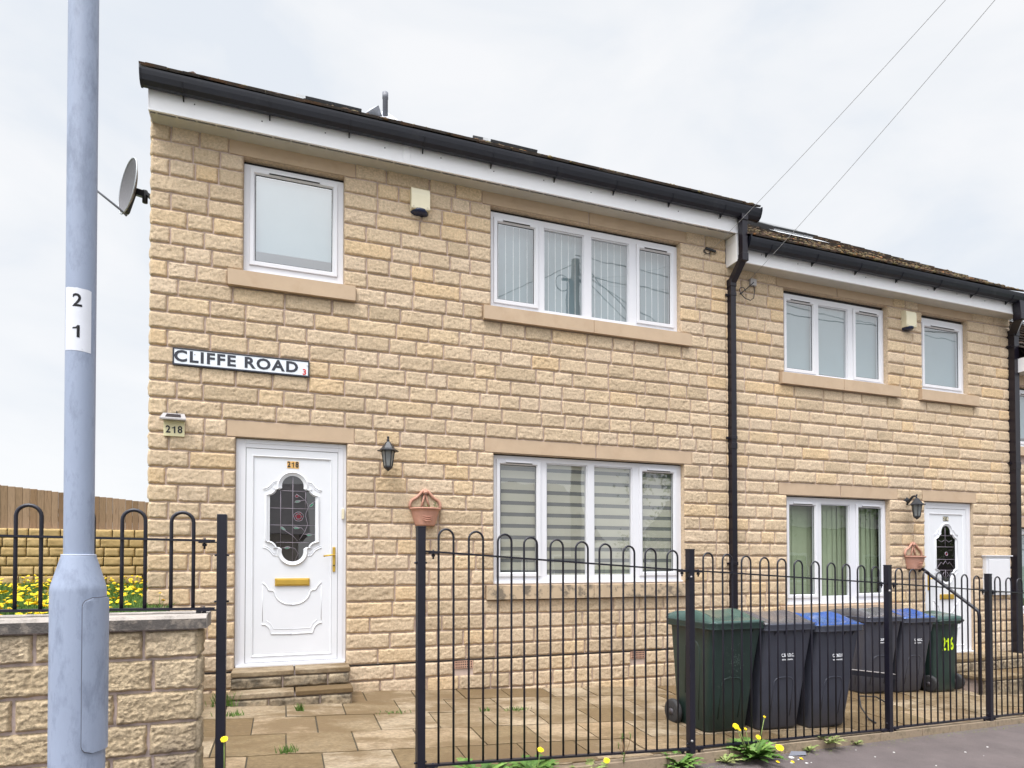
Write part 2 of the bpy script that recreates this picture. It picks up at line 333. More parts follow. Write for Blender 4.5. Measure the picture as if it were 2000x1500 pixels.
def text_mesh(txt, size, ext=.001, bold=0, spacing=1, xs=1):
    cu = bpy.data.curves.new('lettering', 'FONT'); cu.body = txt; cu.size = size; cu.extrude = ext; cu.offset = bold; cu.space_character = spacing
    cu.align_x = 'CENTER'; cu.align_y = 'CENTER'; cu.resolution_u = 3
    ob = bpy.data.objects.new('lettering', cu); COL.objects.link(ob)
    bpy.context.view_layer.update()
    me = bpy.data.meshes.new_from_object(ob.evaluated_get(bpy.context.evaluated_depsgraph_get()))
    bpy.data.objects.remove(ob, do_unlink=True); bpy.data.curves.remove(cu)
    me.transform(Matrix.Diagonal((xs, 1, 1, 1)))
    return me
def numeral_one(size, ext=.001, xs=1):
    h = size*.68; w_ = size*.13; a = MB()
    pts = [(-w_*.1, -h/2), (w_, -h/2), (w_, h/2), (w_*.15, h/2), (-w_*.4, h*.36), (-w_*1.7, h*.30), (-w_*1.7, h*.19), (-w_*.1, h*.22)]
    me = bpy.data.meshes.new('numeral'); v = [(x*xs, y, ext) for x, y in pts]+[(x*xs, y, -ext) for x, y in pts]; n = len(pts)
    me.from_pydata(v, [], [tuple(range(n))[::1], tuple(range(2*n-1, n-1, -1))]+[(i, i+n, (i+1) % n+n, (i+1) % n) for i in range(n)]); me.update(); return me
def lettering(name, txt, size, m, loc, rot=(PI/2, 0, 0), parent=None, **k):
    me = numeral_one(size, xs=k.get('xs', 1)) if txt == '1' else text_mesh(txt, size, **k); me.materials.clear(); me.materials.append(m)
    o = link(name, me, parent); o.location = loc; o.rotation_euler = rot
    return o

# ---------------------------------------------------------------- ground geometry functions
def gz(x, y): return .3077-.0501*x+.04*y            # paving of the front yards
FK = .112
def fy(x): return -2.222+FK*(x-2.908)               # line of the railing in plan
FANG = math.atan(FK)
def pz(x, y): return .105-.0397*x+.02*(y-fy(x))     # footway

# ---------------------------------------------------------------- stone walling
CP = .153                                           # course pitch
def stone_wall(name, s0, s1, courses, excl, holes, O, U, Nn, mats, parent, seed=1, rough=1., dx=.015, lens=(.22, .31, .33, .44, .45, .27), joint=.010, clip=None, head=None, reveal=.12, body=None):
    """random-length pitched-face blocks, each its own displaced patch, over a mortar sheet with the openings cut and lined"""
    rr = np.random.default_rng(seed); O = np.array(O, float); U = np.array(U, float); Nn = np.array(Nn, float); Z = np.array([0, 0, 1.])
    Vs = []; Fs = []; Ts = []; Ms = []; nb = 0
    def emit(s, t, n, F, tone, mi):
        nonlocal nb
        P = O+np.outer(s, U)+np.outer(t, Z)+np.outer(n, Nn)
        Vs.append(P); Fs.append(F+nb); Ts.append(np.full(len(P), tone)); Ms.append(np.full(len(F), mi)); nb += len(P)
    row = 0
    for (t0, t1) in courses:
        row += 1
        iv = [(s0, s1)]
        for (a, b, c, d) in excl:
            if min(t1, d)-max(t0, c) > .25*(t1-t0):
                nv = []
                for (p, q) in iv:
                    if b <= p or a >= q: nv.append((p, q)); continue
                    if a > p: nv.append((p, a))
                    if b < q: nv.append((b, q))
                iv = nv
        for (p, q) in iv:
            if q-p < .04: continue
            x = p; cuts = [p]
            if p == s0 and head and row % 2: x += head*(.9+.2*rr.random()); cuts.append(x)
            while q-x > .56:
                x += lens[rr.integers(len(lens))]*(.94+.12*rr.random()); cuts.append(x)
            rem = q-x
            if rem > .38: cuts.append(x+rem*(.45+.1*rr.random()))
            cuts.append(q)
            for a, b in zip(cuts[:-1], cuts[1:]):
                if clip and not clip((a+b)/2, t1): continue
                A = a+(joint/2 if a > p+1e-6 else .002); B = b-(joint/2 if b < q-1e-6 else .002); C0 = t0+joint/2; D0 = t1-joint/2
                if a <= s0+1e-6: A -= .004+.008*rr.random()
                nx = max(4, int((B-A)/dx)); nz = max(5, int((D0-C0)/dx))
                ss, tt = np.meshgrid(np.linspace(A, B, nx+1), np.linspace(C0, D0, nz+1)); ss = ss.ravel(); tt = tt.ravel()
                ed = np.minimum(np.minimum(ss-A, B-ss), np.minimum(tt-C0, D0-tt))
                k = np.clip(ed/.011, 0, 1); k = k*k*(3-2*k); off = rr.random(3)*50
                Q = np.c_[ss, tt, np.zeros_like(ss)]+off
                n1 = vnoise(Q*[8, 13, 1], seed); n2 = vnoise(Q*[26, 40, 1], seed+1); n3 = vnoise(Q*[66, 92, 1]+n2[:, None]*.7, seed+2); n4 = vnoise(Q*[120, 150, 1]+n3[:, None], seed+3)
                rid = 1-np.abs(2*n2-1); rid2 = 1-np.abs(2*n3-1)
                hgt = .002+k*(.003+rough*(.0065*n1+.0085*rid+.0075*rid2+.0055*n4))
                tl = (rr.random()-.5)*.007; hgt = hgt+k*tl*((tt-C0)/(D0-C0)-.5)
                jx = (vnoise(Q*[40, 40, 1], seed+5)-.5)*.007; jz = (vnoise(Q*[38, 38, 1], seed+7)-.5)*.010*(1-.5*(tt-C0)/(D0-C0))
                ss2 = ss+jx; tt2 = tt+jz
                G = np.arange(len(ss)).reshape(nz+1, nx+1)
                F = np.stack([G[:-1, :-1], G[:-1, 1:], G[1:, 1:], G[1:, :-1]], -1).reshape(-1, 4)
                # rim going back into the mortar
                per = np.concatenate([G[0, :], G[1:, -1], G[-1, -2::-1], G[-2:0:-1, 0]])
                m = len(per); base = len(ss)
                S = np.concatenate([ss2, ss2[per]]); T = np.concatenate([tt2, tt2[per]]); H = np.concatenate([hgt, np.full(m, -.012)])
                i = np.arange(m); j = (i+1) % m
                F2 = np.stack([per[j], per[i], base+i, base+j], -1)
                emit(S, T, H, np.concatenate([F, F2]), rr.random(), 0)
    tb = courses[0][0]; tt1 = courses[-1][1]
    if body is None:
        xs = sorted(set([s0, s1]+[h[0] for h in holes]+[h[1] for h in holes])); zs = sorted(set([tb, tt1]+[h[2] for h in holes]+[h[3] for h in holes]))
        for a, b in zip(xs[:-1], xs[1:]):
            for c, d in zip(zs[:-1], zs[1:]):
                if any(h[0]-1e-6 <= a and b <= h[1]+1e-6 and h[2]-1e-6 <= c and d <= h[3]+1e-6 for h in holes): continue
                emit(np.array([a, b, b, a]), np.array([c, c, d, d]), np.zeros(4), np.array([[0, 1, 2, 3]]), .5, 1)
    else:
        emit(np.array([p[0] for p in body]), np.array([p[1] for p in body]), np.zeros(4), np.array([[0, 1, 2, 3]]), .5, 1)
    for h in holes:
        a, b, c, d = h; r = -reveal
        for (sA, tA, sB, tB) in ((a, c, a, d), (b, d, b, c), (a, d, b, d), (b, c, a, c)):
            emit(np.array([sA, sB, sB, sA]), np.array([tA, tB, tB, tA]), np.array([.003, .003, r, r]), np.array([[0, 1, 2, 3]]), .55, 0)
    V = np.concatenate(Vs); F = np.concatenate(Fs)
    if np.dot(np.cross(U, Z), Nn) < 0: F = F[:, ::-1]
    return np_mesh(name, V, F, np.concatenate(Ts), np.concatenate(Ms), mats, True, parent)

# ---------------------------------------------------------------- windows
YF = .06                                            # frame face
def window(house, x0, x1, z0, z1, cells, sill, lintel, blind, glass, label, dirty=False, lint_join=None, vent=True):
    w_ = MB()
    # cill trim and outer frame with mullions (everything that is not a cell)
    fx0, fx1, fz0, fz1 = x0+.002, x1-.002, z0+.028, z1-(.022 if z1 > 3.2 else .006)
    xs = sorted(cells, key=lambda c: c[0])
    edges = [fx0]
    for c, d in zip(xs[:-1], xs[1:]):
        mid = (c[1]+d[0])/2
        if c[4] and not d[4]: mid = d[0]-.022
        if d[4] and not c[4]: mid = c[1]+.022
        edges.append(mid)
    edges.append(fx1)
    for i, c in enumerate(xs):
        a, b = edges[i], edges[i+1]; fr = .044; s = c[4]
        a2 = c[0]-(.048 if s else 0); b2 = c[1]+(.048 if s else 0); c2 = c[2]-(.048 if s else 0); d2 = c[3]+(.052 if s else 0)
        d2 = min(d2, fz1-.02); a2 = max(a2, a+.012); b2 = min(b2, b-.012); c2 = max(c2, fz0+.02)
        for bx in ((a, a2, fz0, fz1), (b2, b, fz0, fz1), (a2, b2, fz0, c2), (a2, b2, d2, fz1)):
            w_.box(bx[0], bx[1], YF, YF+.06, bx[2], bx[3])
        # thin glazing bead step
        if not s:
            for bx in ((c[0], c[0]+.012, c[2], c[3]), (c[1]-.012, c[1], c[2], c[3]), (c[0]+.012, c[1]-.012, c[2], c[2]+.012), (c[0]+.012, c[1]-.012, c[3]-.012, c[3])):
                w_.box(bx[0], bx[1], YF+.012, YF+.05, bx[2], bx[3])
    w_.box(x0-.006, x1+.004, YF-.03, YF+.06, z0+.004, z0+.027, bev=.004); w_.box(x0, x1, YF+.02, YF+.06, fz1, z1+.02, 1)  # black strip above the frame stands in for shade in the gap
    wo = w_.build('window', [M['upvc'], M['seal_and_shade']], house)
    wo['label'] = label
    for i, c in enumerate(xs):
        if c[4]:
            s_ = MB(); g0, g1, h0, h1 = c[:4]; t = .047
            a2 = max(g0-t, edges[i]+.014); b2 = min(g1+t, edges[i+1]-.014); c2 = h0-.046; d2 = min(h1+.05, fz1-.022)
            ys = YF-.016
            # mitred sash with sloping inner bead
            def ring(o, inn, yo, yi):
                v = [(o[0], yo, o[2]), (o[1], yo, o[2]), (o[1], yo, o[3]), (o[0], yo, o[3]), (inn[0], yi, inn[2]), (inn[1], yi, inn[2]), (inn[1], yi, inn[3]), (inn[0], yi, inn[3])]
                s_.add(v, [(0, 1, 5, 4), (1, 2, 6, 5), (2, 3, 7, 6), (3, 0, 4, 7)])
            o = (a2, b2, c2, d2); o1 = (a2+.003, b2-.003, c2+.003, d2-.003); o2 = (g0-.012, g1+.012, h0-.012, h1+.012); o3 = (g0, g1, h0, h1)
            ring(o, o, YF+.003, ys+.003); ring(o, o1, ys+.003, ys); ring(o1, o2, ys, ys); ring(o2, o3, ys, ys+.018); ring(o3, o3, ys+.018, YF+.04)
            s_.build('sash', M['upvc'], wo, recalc=False)
            if vent:
                tv = MB(); wv = min(.42, (g1-g0)*.75) if (g1-g0) < .6 else .46; cx = (g0+g1)/2
                tv.box(cx-wv/2, cx+wv/2, ys-.014, ys, d2-.030, d2-.012, bev=.003); tv.box(cx-wv/2+.004, cx+wv/2-.004, ys-.012, ys-.001, d2-.036, d2-.0305, 1)
                tv.build('trickle_vent', [M['upvc'], M['seal_and_shade']], wo)
        p = MB(); yy = YF+(.01 if c[4] else .03)
        p.add([(c[0]-.004, yy, c[2]-.004), (c[1]+.004, yy, c[2]-.004), (c[1]+.004, yy, c[3]+.004), (c[0]-.004, yy, c[3]+.004)], [(0, 1, 2, 3)])
        p.build('pane', glass, wo, recalc=False)
        q = MB(); g = .006
        for bx in ((c[0], c[0]+g, c[2], c[3]), (c[1]-g, c[1], c[2], c[3]), (c[0]+g, c[1]-g, c[3]-g, c[3]), (c[0]+g, c[1]-g, c[2], c[2]+g)):
            q.box(bx[0], bx[1], yy-.003, yy-.001, bx[2], bx[3])
        q.build('glazing_seal', M['seal_and_shade'], wo)
    b = MB(); yb = YF+.11
    if blind[0] == 'vertical':
        n = int((x1-x0)/.083); ang = blind[3]
        for i in range(n):
            cx = x0+.04+i*.083+rng.uniform(-.004, .004); hw = .047
            a = R(ang+rng.uniform(-6, 6)); b.t = rng.random()
            b.add([(cx-hw*math.cos(a), yb-hw*math.sin(a), z0+.06), (cx+hw*math.cos(a), yb+hw*math.sin(a), z0+.06), (cx+hw*math.cos(a), yb+hw*math.sin(a), z1), (cx-hw*math.cos(a), yb-hw*math.sin(a), z1)], [(0, 1, 2, 3)])
        if blind[3] <= 10: b.add([(x0, yb+.03, z0+.06), (x1, yb+.03, z0+.06), (x1, yb+.03, z1), (x0, yb+.03, z1)], [(0, 1, 2, 3)])
        else:
            b = MB(); b.add([(x0, yb+.005, z0+.06), (x1, yb+.005, z0+.06), (x1, yb+.005, z1), (x0, yb+.005, z1)], [(0, 1, 2, 3)])
            for i in range(n): cx = x0+.06+i*.083+rng.uniform(-.006, .006); b.add([(cx-.006, yb, z0+.06), (cx+.006, yb, z0+.06), (cx+.006, yb, z1), (cx-.006, yb, z1)], [(0, 1, 2, 3)], 1)
        b.build('vertical_blind', [blind[1], M['blind_edge']], wo, recalc=False)
    elif blind[0] == 'roller':
        b.add([(x0, yb-.05, blind[2]), (x1, yb-.05, blind[2]), (x1, yb-.05, z1), (x0, yb-.05, z1)], [(0, 1, 2, 3)])
        b.box(x0, x1, yb-.058, yb-.045, blind[2]-.02, blind[2])
        b.build('roller_blind', blind[1], wo, recalc=False)
    elif blind[0] == 'zebra':
        z = z1-.03; per = .123
        while z > z0:
            b.add([(x0, yb-.06, max(z0, z-.082)), (x1, yb-.06, max(z0, z-.082)), (x1, yb-.06, z), (x0, yb-.06, z)], [(0, 1, 2, 3)], 0)
            b.add([(x0, yb-.058, z-per), (x1, yb-.058, z-per), (x1, yb-.058, z-.082), (x0, yb-.058, z-.082)], [(0, 1, 2, 3)], 1)
            z -= per
        b.build('striped_blind', [M['blind_cream'], M['blind_sheer']], wo, recalc=False)
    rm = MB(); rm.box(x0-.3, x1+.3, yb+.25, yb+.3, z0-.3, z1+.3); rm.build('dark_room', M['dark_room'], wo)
    if sill:
        a, b2, c, d = sill; jx = (a+b2)/2
        s_ = MB(); tlt = .012
        for (p, q) in (((a, jx-.004), (jx+.004, b2)) if b2-a > 1.4 else ((a, b2),)):
            v = [(p, -.062, c), (q, -.062, c), (q, -.062, d-tlt), (p, -.062, d-tlt), (p, .09, c), (q, .09, c), (q, .09, d), (p, .09, d)]
            s_.add(v, [(0, 1, 2, 3), (3, 2, 6, 7), (0, 3, 7, 4), (1, 5, 6, 2), (0, 4, 5, 1), (4, 7, 6, 5)])
        s_.box(jx-.004, jx+.004, -.055, .08, c+.003, d-.02)
        s_.build('sill', M['dressed_dirty'] if dirty else M['dressed'], wo)
    if lintel: make_lintel(lintel, wo, lint_join)
    return wo
def make_lintel(lt, parent, join=None):
    a, b, c, d = lt; m = MB(); jx = join if join else (a+b)/2
    segs = ((a, jx-.003), (jx+.003, b)) if (b-a) > 1.5 else ((a, b),)
    for p, q in segs: m.box(p+.004, q-.004, -.010, .11, c+.003, d-.005, bev=.003)
    return m.build('lintel', M['dressed'], parent)

# ---------------------------------------------------------------- HOUSE builder pieces
def fascia_and_gutter(house, x0, x1, zf0, zf1, gx0, gx1, gz1, left_end=True, joints=(), slots=True):
    f = MB(); f.box(x0, x1, -.20, -.182, zf0, zf1, bev=.002)
    f.box(x0, x1, -.206, -.2005, zf0+.0, zf0+.014)
    for k in range(int((x1-x0)/.55)):
        xx = x0+.35+k*.55
        for z in ((zf0+.11,) if k % 2 else (zf0+.13,)):
            f.tube([(xx, -.1995, z), (xx, -.2025, z)], .006, 8, 1)
    for j in joints: f.box(j-.035, j+.035, -.206, -.2, zf0+.014, zf1-.01, bev=.002)
    f.build('fascia_board', [M['fascia'], M['black_metal']], house)
    s = MB(); s.box(x0+.002, x1, -.152 if slots else -.178, .0, zf0+.006, zf0+.016)
    s.box(x0+.002, x1, -.182, -.178, zf0+.006, zf0+.016)
    if slots:
        x = x0+.05
        while x < x1-.2: s.box(x-.007, x+.007, -.178, -.152, zf0+.006, zf0+.014); x += .157
    s.box(x0+.002, x1, -.178, -.150, zf0+.018, zf0+.022, 1)
    s.build('soffit', [M['soffit'], M['seal_and_shade']], house)
    if left_end:
        e = MB(); e.box(x0-.008, x0, -.203, .0, zf0, zf1, bev=.001); e.build('box_end', M['fascia'], house)
    # gutter: deep squarish channel
    prof = [(-.205, 0), (-.325, 0), (-.333, -.012), (-.33, -.03), (-.322, -.06), (-.305, -.10), (-.275, -.125), (-.235, -.125), (-.212, -.11), (-.205, -.03)]
    g = MB(); p = [(a, gz1+b) for a, b in prof]; inner = [(a+(.006 if a < -.26 else -.004), gz1+b+.006) for a, b in prof[3:9]]
    outl = p[2:]+[(-.209, gz1)]+[(-.213, gz1-.03)]+[(a, b) for a, b in inner[::-1]]+[(-.325, gz1-.01)]
    g.prism(outl, gx0, gx1, axis='x')
    g.build('gutter', M['black_plastic'], house)
    for xx in (gx0, gx1-.008):
        c = MB(); c.prism([(-.208, gz1), (-.336, gz1+.004), (-.336, gz1-.03), (-.326, gz1-.065), (-.308, gz1-.105), (-.275, gz1-.131), (-.235, gz1-.131), (-.208, gz1-.115)], xx, xx+.012, axis='x'); c.build('gutter_end', M['black_plastic'], house)
    c.build('gutter_stop_end', M['black_plastic'], house) if False else None
    x = gx0+.32
    while x < gx1-.2:
        c = MB(); c.prism([(-.203, gz1-.06), (-.331, gz1-.058), (-.328, gz1-.066), (-.308, gz1-.105), (-.276, gz1-.131), (-.235, gz1-.131), (-.203, gz1-.155)], x-.005, x+.005, axis='x'); c.build('gutter_bracket', M['black_plastic'], house)
        x += .70
def pipe_run(pts, parent, w_=.068, clips=()):
    m = MB()
    for p, q in zip(pts[:-1], pts[1:]):
        m.obox(p, q, w_, w_, upv=(0, 1, 0.001))
    for p in pts[1:-1]: m.box(p[0]-w_/2-.007, p[0]+w_/2+.007, p[1]-w_/2-.007, p[1]+w_/2+.007, p[2]-.05, p[2]+.045, bev=.006)
    m.box(pts[0][0]-.045, pts[0][0]+.045, pts[0][1]-.045, pts[0][1]+.045, pts[0][2]-.05, pts[0][2]+.02, bev=.006)
    d = m.build('downpipe', M['black_pipe'], parent)
    for z in clips:
        c = MB(); x, y = pts[-1][0], pts[-1][1]
        c.box(x-w_/2-.006, x+w_/2+.006, y-w_/2-.006, y+w_/2+.005, z-.02, z+.02, bev=.003); c.box(x-w_/2-.035, x-w_/2-.006, y+.01, -.005, z-.012, z+.012); c.build('pipe_clip', M['black_pipe'], d)
    for z in (2.9,): c = MB(); c.box(pts[-1][0]-w_/2-.005, pts[-1][0]+w_/2+.005, pts[-1][1]-w_/2-.005, pts[-1][1]+w_/2+.005, z-.035, z+.035, bev=.003)
    c.build('pipe_socket', M['black_pipe'], d)
    return d
TP = math.tan(R(35)); CPt, SPt = math.cos(R(35)), math.sin(R(35))
def roof(house, x0, x1, ze, ye=-.30, yr=4.2, moss=0, seed=3):
    """front slope of single lap tiles laid course by course, plain back slope, ridge"""
    m = MB(); r_ = random.Random(seed); gauge = .325; n = int((yr-ye)/CPt/gauge)+1
    def P(x, s, h): return (x, ye+s*CPt-h*SPt, ze+s*SPt+h*CPt)
    for k in range(n):
        s0 = k*gauge; s1 = min(s0+gauge+.06, (yr-ye)/CPt); x = x0-(.16 if k % 2 else 0)
        while x < x1-.02:
            a = max(x, x0)+.002; b = min(x+.33, x1+r_.uniform(-.004, .004))-.002; x += .33
            if b-a < .03: continue
            m.t = r_.random(); j = r_.uniform(-.003, .003); t0 = .052+r_.uniform(-.004, .005); t1 = .008
            v = [P(a, s0+j, t0-.02), P(b, s0+j, t0-.02), P(b, s0+j, t0), P(a, s0+j, t0), P(a, s1, t1-.016), P(b, s1, t1-.016), P(b, s1, t1), P(a, s1, t1)]
            m.add(v, [(0, 1, 2, 3), (3, 2, 6, 7), (0, 3, 7, 4), (1, 5, 6, 2), (0, 4, 5, 1)])
    m.t = .4; zr = ze+(yr-ye)*TP
    m.add([(x0, yr, zr), (x1, yr, zr), (x1, 8.7, zr-(8.7-yr)*TP), (x0, 8.7, zr-(8.7-yr)*TP)], [(0, 1, 2, 3)])
    m.add([(x0+.03, ye+.08, ze+.08*TP-.03), (x1-.03, ye+.08, ze+.08*TP-.03), (x1-.03, yr, zr-.03), (x0+.03, yr, zr-.03)], [(0, 1, 2, 3)])
    m.tube([(x0, yr+.06, zr-.10), (x1, yr+.06, zr-.10)], .07, 10)
    ro = m.build('roof', M['tile'], house)
    if moss:
        q = MB()
        for i in range(moss):
            s = abs(r_.gauss(0, .75)) if r_.random() < .85 else r_.uniform(0, 3.5); x = r_.uniform(x0+.03, x1-.05); rad = r_.uniform(.010, .030)*(1.3 if r_.random() < .15 else 1)
            kk = int(s/gauge); h = .046-(s-kk*gauge)/gauge*.03
            bm = bmesh.new(); bmesh.ops.create_icosphere(bm, subdivisions=1, radius=rad)
            c = Vector(P(x, s, h)); q.t = min(1, max(0, r_.gauss(.42, .28)))
            for v in bm.verts:
                v.co *= r_.uniform(.7, 1.25); v.co.z *= .55; v.co.x *= 1.4; v.co = Vector((v.co.x, v.co.y*CPt-v.co.z*SPt, v.co.y*SPt+v.co.z*CPt))+c
            q.bm(bm, 0, True)
        mo = q.build('moss', M['moss'], ro); mo['kind'] = 'stuff'
    return ro
def shell(house, x0, x1, zt, zb, x_left=None):
    """back wall, end walls and ceiling so no light leaks in"""
    m = MB(); zr = zt+.25+4.5*TP
    m.box(x0+.01, x1-.01, 8.3, 8.5, zb-.2, zt+.2)
    for x in ((x0+.02, x0+.12), (x1-.12, x1-.02)):
        m.prism([(.13, zb-.2), (8.3, zb-.2), (8.3, zt+.2), (4.2, zt+.2+4.0*TP), (.13, zt+.2)], x[0], x[1], axis='x')
    m.box(x0+.12, x1-.12, .14, 8.3, zt-.06, zt-.02)
    m.box(x0+.12, x1-.12, .14, 8.3, zb-.2, zb+.1)
    m.build('inner_shell', M['render'], house)

# ================================================================ THE SETTING
g = MB(); S = 900
g.add([(-S, -S, -1.4), (S, -S, -1.4), (S, S, -1.4), (-S, S, -1.4)], [(0, 1, 2, 3)]); tag(g.build('terrain', M['terrain']), kind='structure')
g = MB(); xa, xb = -14, 24
def sheet(mb, x0, x1, yfun0, yfun1, zfun, n=12):
    for i in range(n):
        a = x0+(x1-x0)*i/n; b = x0+(x1-x0)*(i+1)/n
        mb.add([(a, yfun0(a), zfun(a, yfun0(a))), (b, yfun0(b), zfun(b, yfun0(b))), (b, yfun1(b), zfun(b, yfun1(b))), (a, yfun1(a), zfun(a, yfun1(a)))], [(0, 1, 2, 3)])
sheet(g, xa, xb, lambda x: -4.55, lambda x: fy(x)-.03, pz, 20)
o = g.build('pavement', M['asphalt']); tag(o, kind='structure')
g = MB()
for i in range(40):
    a = xa+i*.915; g.obox((a+.004, -4.61, pz(a, -4.55)-.06), (a+.911, -4.61, pz(a+.915, -4.55)-.06), .12, .13)
tag(g.build('kerb', M['kerb']), kind='structure')
g = MB(); sheet(g, xa, xb, lambda x: -11.5, lambda x: -4.67, lambda x, y: pz(x, -4.55)-.11-.01*abs(y+8)*.0)
tag(g.build('road', M['road']), kind='structure')
g = MB(); sheet(g, xa, xb, lambda x: -40, lambda x: -11.5, lambda x, y: pz(x, -4.55)-.02)
tag(g.build('verge', M['kerb']), kind='structure')
# paving of the yards: running-bond 450 mm slabs over a dark bed
def paving():
    Vs, Fs, Ts = [], [], []; nb = 0; rr = np.random.default_rng(11); p = .4665
    V = []; F = []; T = []
    k = 0; y1 = .06
    while y1 > -3.0:
        y0 = y1-p; off = -.219 if k % 2 == 0 else .021   # joint phase
        i = int((-1.6-off)/p)-1
        while True:
            a = off+i*p; b = a+p; i += 1
            if a > 12.5: break
            if b < -1.5: continue
            ymid = (y0+y1)/2
            lo = fy((a+b)/2)+.055
            yy0 = max(y0, lo)
            if yy0 > y1-.03: continue
            tone = rr.random(); dz = rr.uniform(-.003, .003); tx = rr.uniform(-.004, .004); j = .0045+rr.random()*.002
            n = 7
            xs = np.linspace(a+j, b-j, n); ys = np.linspace(yy0+j, y1-j, n); X, Y = np.meshgrid(xs, ys)
            X = X.ravel()+rr.uniform(-.002, .002); Y = Y.ravel()
            Zz = gz(X, Y)+dz+tx*(X-(a+b)/2)+(vnoise(np.c_[X*5, Y*9, X*0], 4)-.5)*.006
            G = np.arange(n*n).reshape(n, n); Fq = np.stack([G[:-1, :-1], G[:-1, 1:], G[1:, 1:], G[1:, :-1]], -1).reshape(-1, 4)
            per = np.concatenate([G[0, :], G[1:, -1], G[-1, -2::-1], G[-2:0:-1, 0]]); m = len(per)
            P = np.c_[X, Y, Zz]; Pe = P[per].copy(); Pe[:, 2] -= .025
            ii = np.arange(m); jj = (ii+1) % m
            F2 = np.stack([per[jj], per[ii], n*n+ii, n*n+jj], -1)
            V.append(P); V.append(Pe); F.append(np.concatenate([Fq, F2])+nb); T.append(np.full(n*n+m, tone)); nb += n*n+m
        y1 = y0; k += 1
    return np_mesh('paving', np.concatenate(V), np.concatenate(F), np.concatenate(T), None, (M['slab'],), False)
tag(paving(), kind='structure')
g = MB(); sheet(g, -1.7, 12.6, lambda x: fy(x)+.05, lambda x: .08, lambda x, y: gz(x, y)-.012)
tag(g.build('paving_bed', M['joint']), kind='structure')
# concrete edging under the railing
g = MB()
for i in range(22):
    a = -.35+i*.6; b = a+.592
    if b > 12.5: break
    g.obox((a, fy(a)+.01, gz(a, fy(a))-.068), (b, fy(b)+.01, gz(b, fy(b))-.068), .085, .13)
tag(g.build('kerb_edging', M['edging']), kind='structure')

# ================================================================ HOUSE 218
H1 = empty('terraced_house', 'end terrace of sandstone with a rose glass door and a street name on its wall', 'house', (0, 0, 0))
zd = .517
c1 = [(zd-CP*3, zd-CP*2), (zd-CP*2, zd-CP), (zd-CP, zd-.004)]+[(zd+CP*k+(.004 if k == 0 else 0), zd+CP*(k+1)) for k in range(32)]
LA, LB = zd+CP*14, zd+CP*15          # ground lintel course 2.659-2.812
UA, UB = zd+CP*31, zd+CP*32          # upper lintel course 5.26-5.413
SA, SB = zd+CP*23, zd+CP*24          # upper sill course 4.036-4.189
GA, GB = zd+CP*4, zd+CP*5            # lower sill course 1.129-1.282
hol1 = [(-.373, .530, SB, UA), (2.02, 4.345, SB, UA), (2.052, 4.385, GB, LA), (-.425, .565, .53, LA)]
ex1 = [(-.373, .530, SB, UA), (2.02, 4.345, SB, UA), (2.052, 4.385, GB, LA), (-.425, .565, .0, LA),
       (-.497, .636, UA, UB), (1.924, 4.426, UA, UB), (-.499, .634, LA, LB), (1.952, 4.492, LA, LB),
       (-.497, .635, SA, SB), (1.932, 4.457, SA, SB), (1.965, 4.408, GA, GB),
       (1.630, 1.830, .43, .512), (3.665, 3.848, .43, .512)]
stone_wall('wall', -1.118, 4.985, c1, ex1, hol1, (0, 0, 0), (1, 0, 0), (0, -1, 0), (M['stone'], M['mortar']), H1, seed=21, head=.14, dx=.0105, joint=.012, rough=.8)
# black damp course line
d = MB(); d.box(-1.12, -.43, -.006, .0, zd-.0055, zd+.0045); d.box(.57, 4.98, -.006, .0, zd-.0055, zd+.0045); d.build('damp_course', M['seal_and_shade'], H1)
# gable wall
gc = [(zd-CP*3+CP*k, zd-CP*2+CP*k) for k in range(56)]
stone_wall('gable_wall', .0, 8.4, gc, [], [], (-1.118, 0, 0), (0, 1, 0), (-1, 0, 0), (M['stone'], M['mortar']), H1, seed=33, dx=.05,
           clip=lambda s, t: t < 5.62+min(s, 8.4-s)*TP-.1, body=((0, -.1), (8.4, -.1), (8.4, 5.6), (0, 5.6)))
g = MB(); g.add([(-1.118, 0, 5.6), (-1.118, 8.4, 5.6), (-1.118, 4.2, 5.6+4.2*TP)], [(0, 1, 2)]); g.build('gable_peak', M['mortar'], H1, recalc=False)
shell(H1, -1.118, 5.0, 5.45, 0)
V_UR = [(2.119, 2.533, 4.307, 5.125, 1), (2.649, 3.132, 4.25, 5.163, 0), (3.22, 3.704, 4.25, 5.163, 0), (3.843, 4.249, 4.307, 5.125, 1)]
V_GL = [(2.149, 2.557, 1.407, 2.55, 1), (2.673, 3.169, 1.364, 2.592, 0), (3.248, 3.738, 1.364, 2.592, 0), (3.868, 4.276, 1.407, 2.55, 1)]
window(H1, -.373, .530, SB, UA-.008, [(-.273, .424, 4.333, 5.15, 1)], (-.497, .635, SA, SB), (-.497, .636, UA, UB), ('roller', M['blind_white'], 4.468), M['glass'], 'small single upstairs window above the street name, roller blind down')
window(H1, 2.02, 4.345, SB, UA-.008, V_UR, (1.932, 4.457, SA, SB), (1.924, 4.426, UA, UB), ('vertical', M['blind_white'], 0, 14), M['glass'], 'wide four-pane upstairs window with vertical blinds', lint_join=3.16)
window(H1, 2.052, 4.385, GB, LA-.008, V_GL, (1.965, 4.408, GA, GB), (1.952, 4.492, LA, LB), ('zebra',), M['glass_low'], 'wide four-pane ground window with a striped blind', dirty=True, lint_join=3.24)

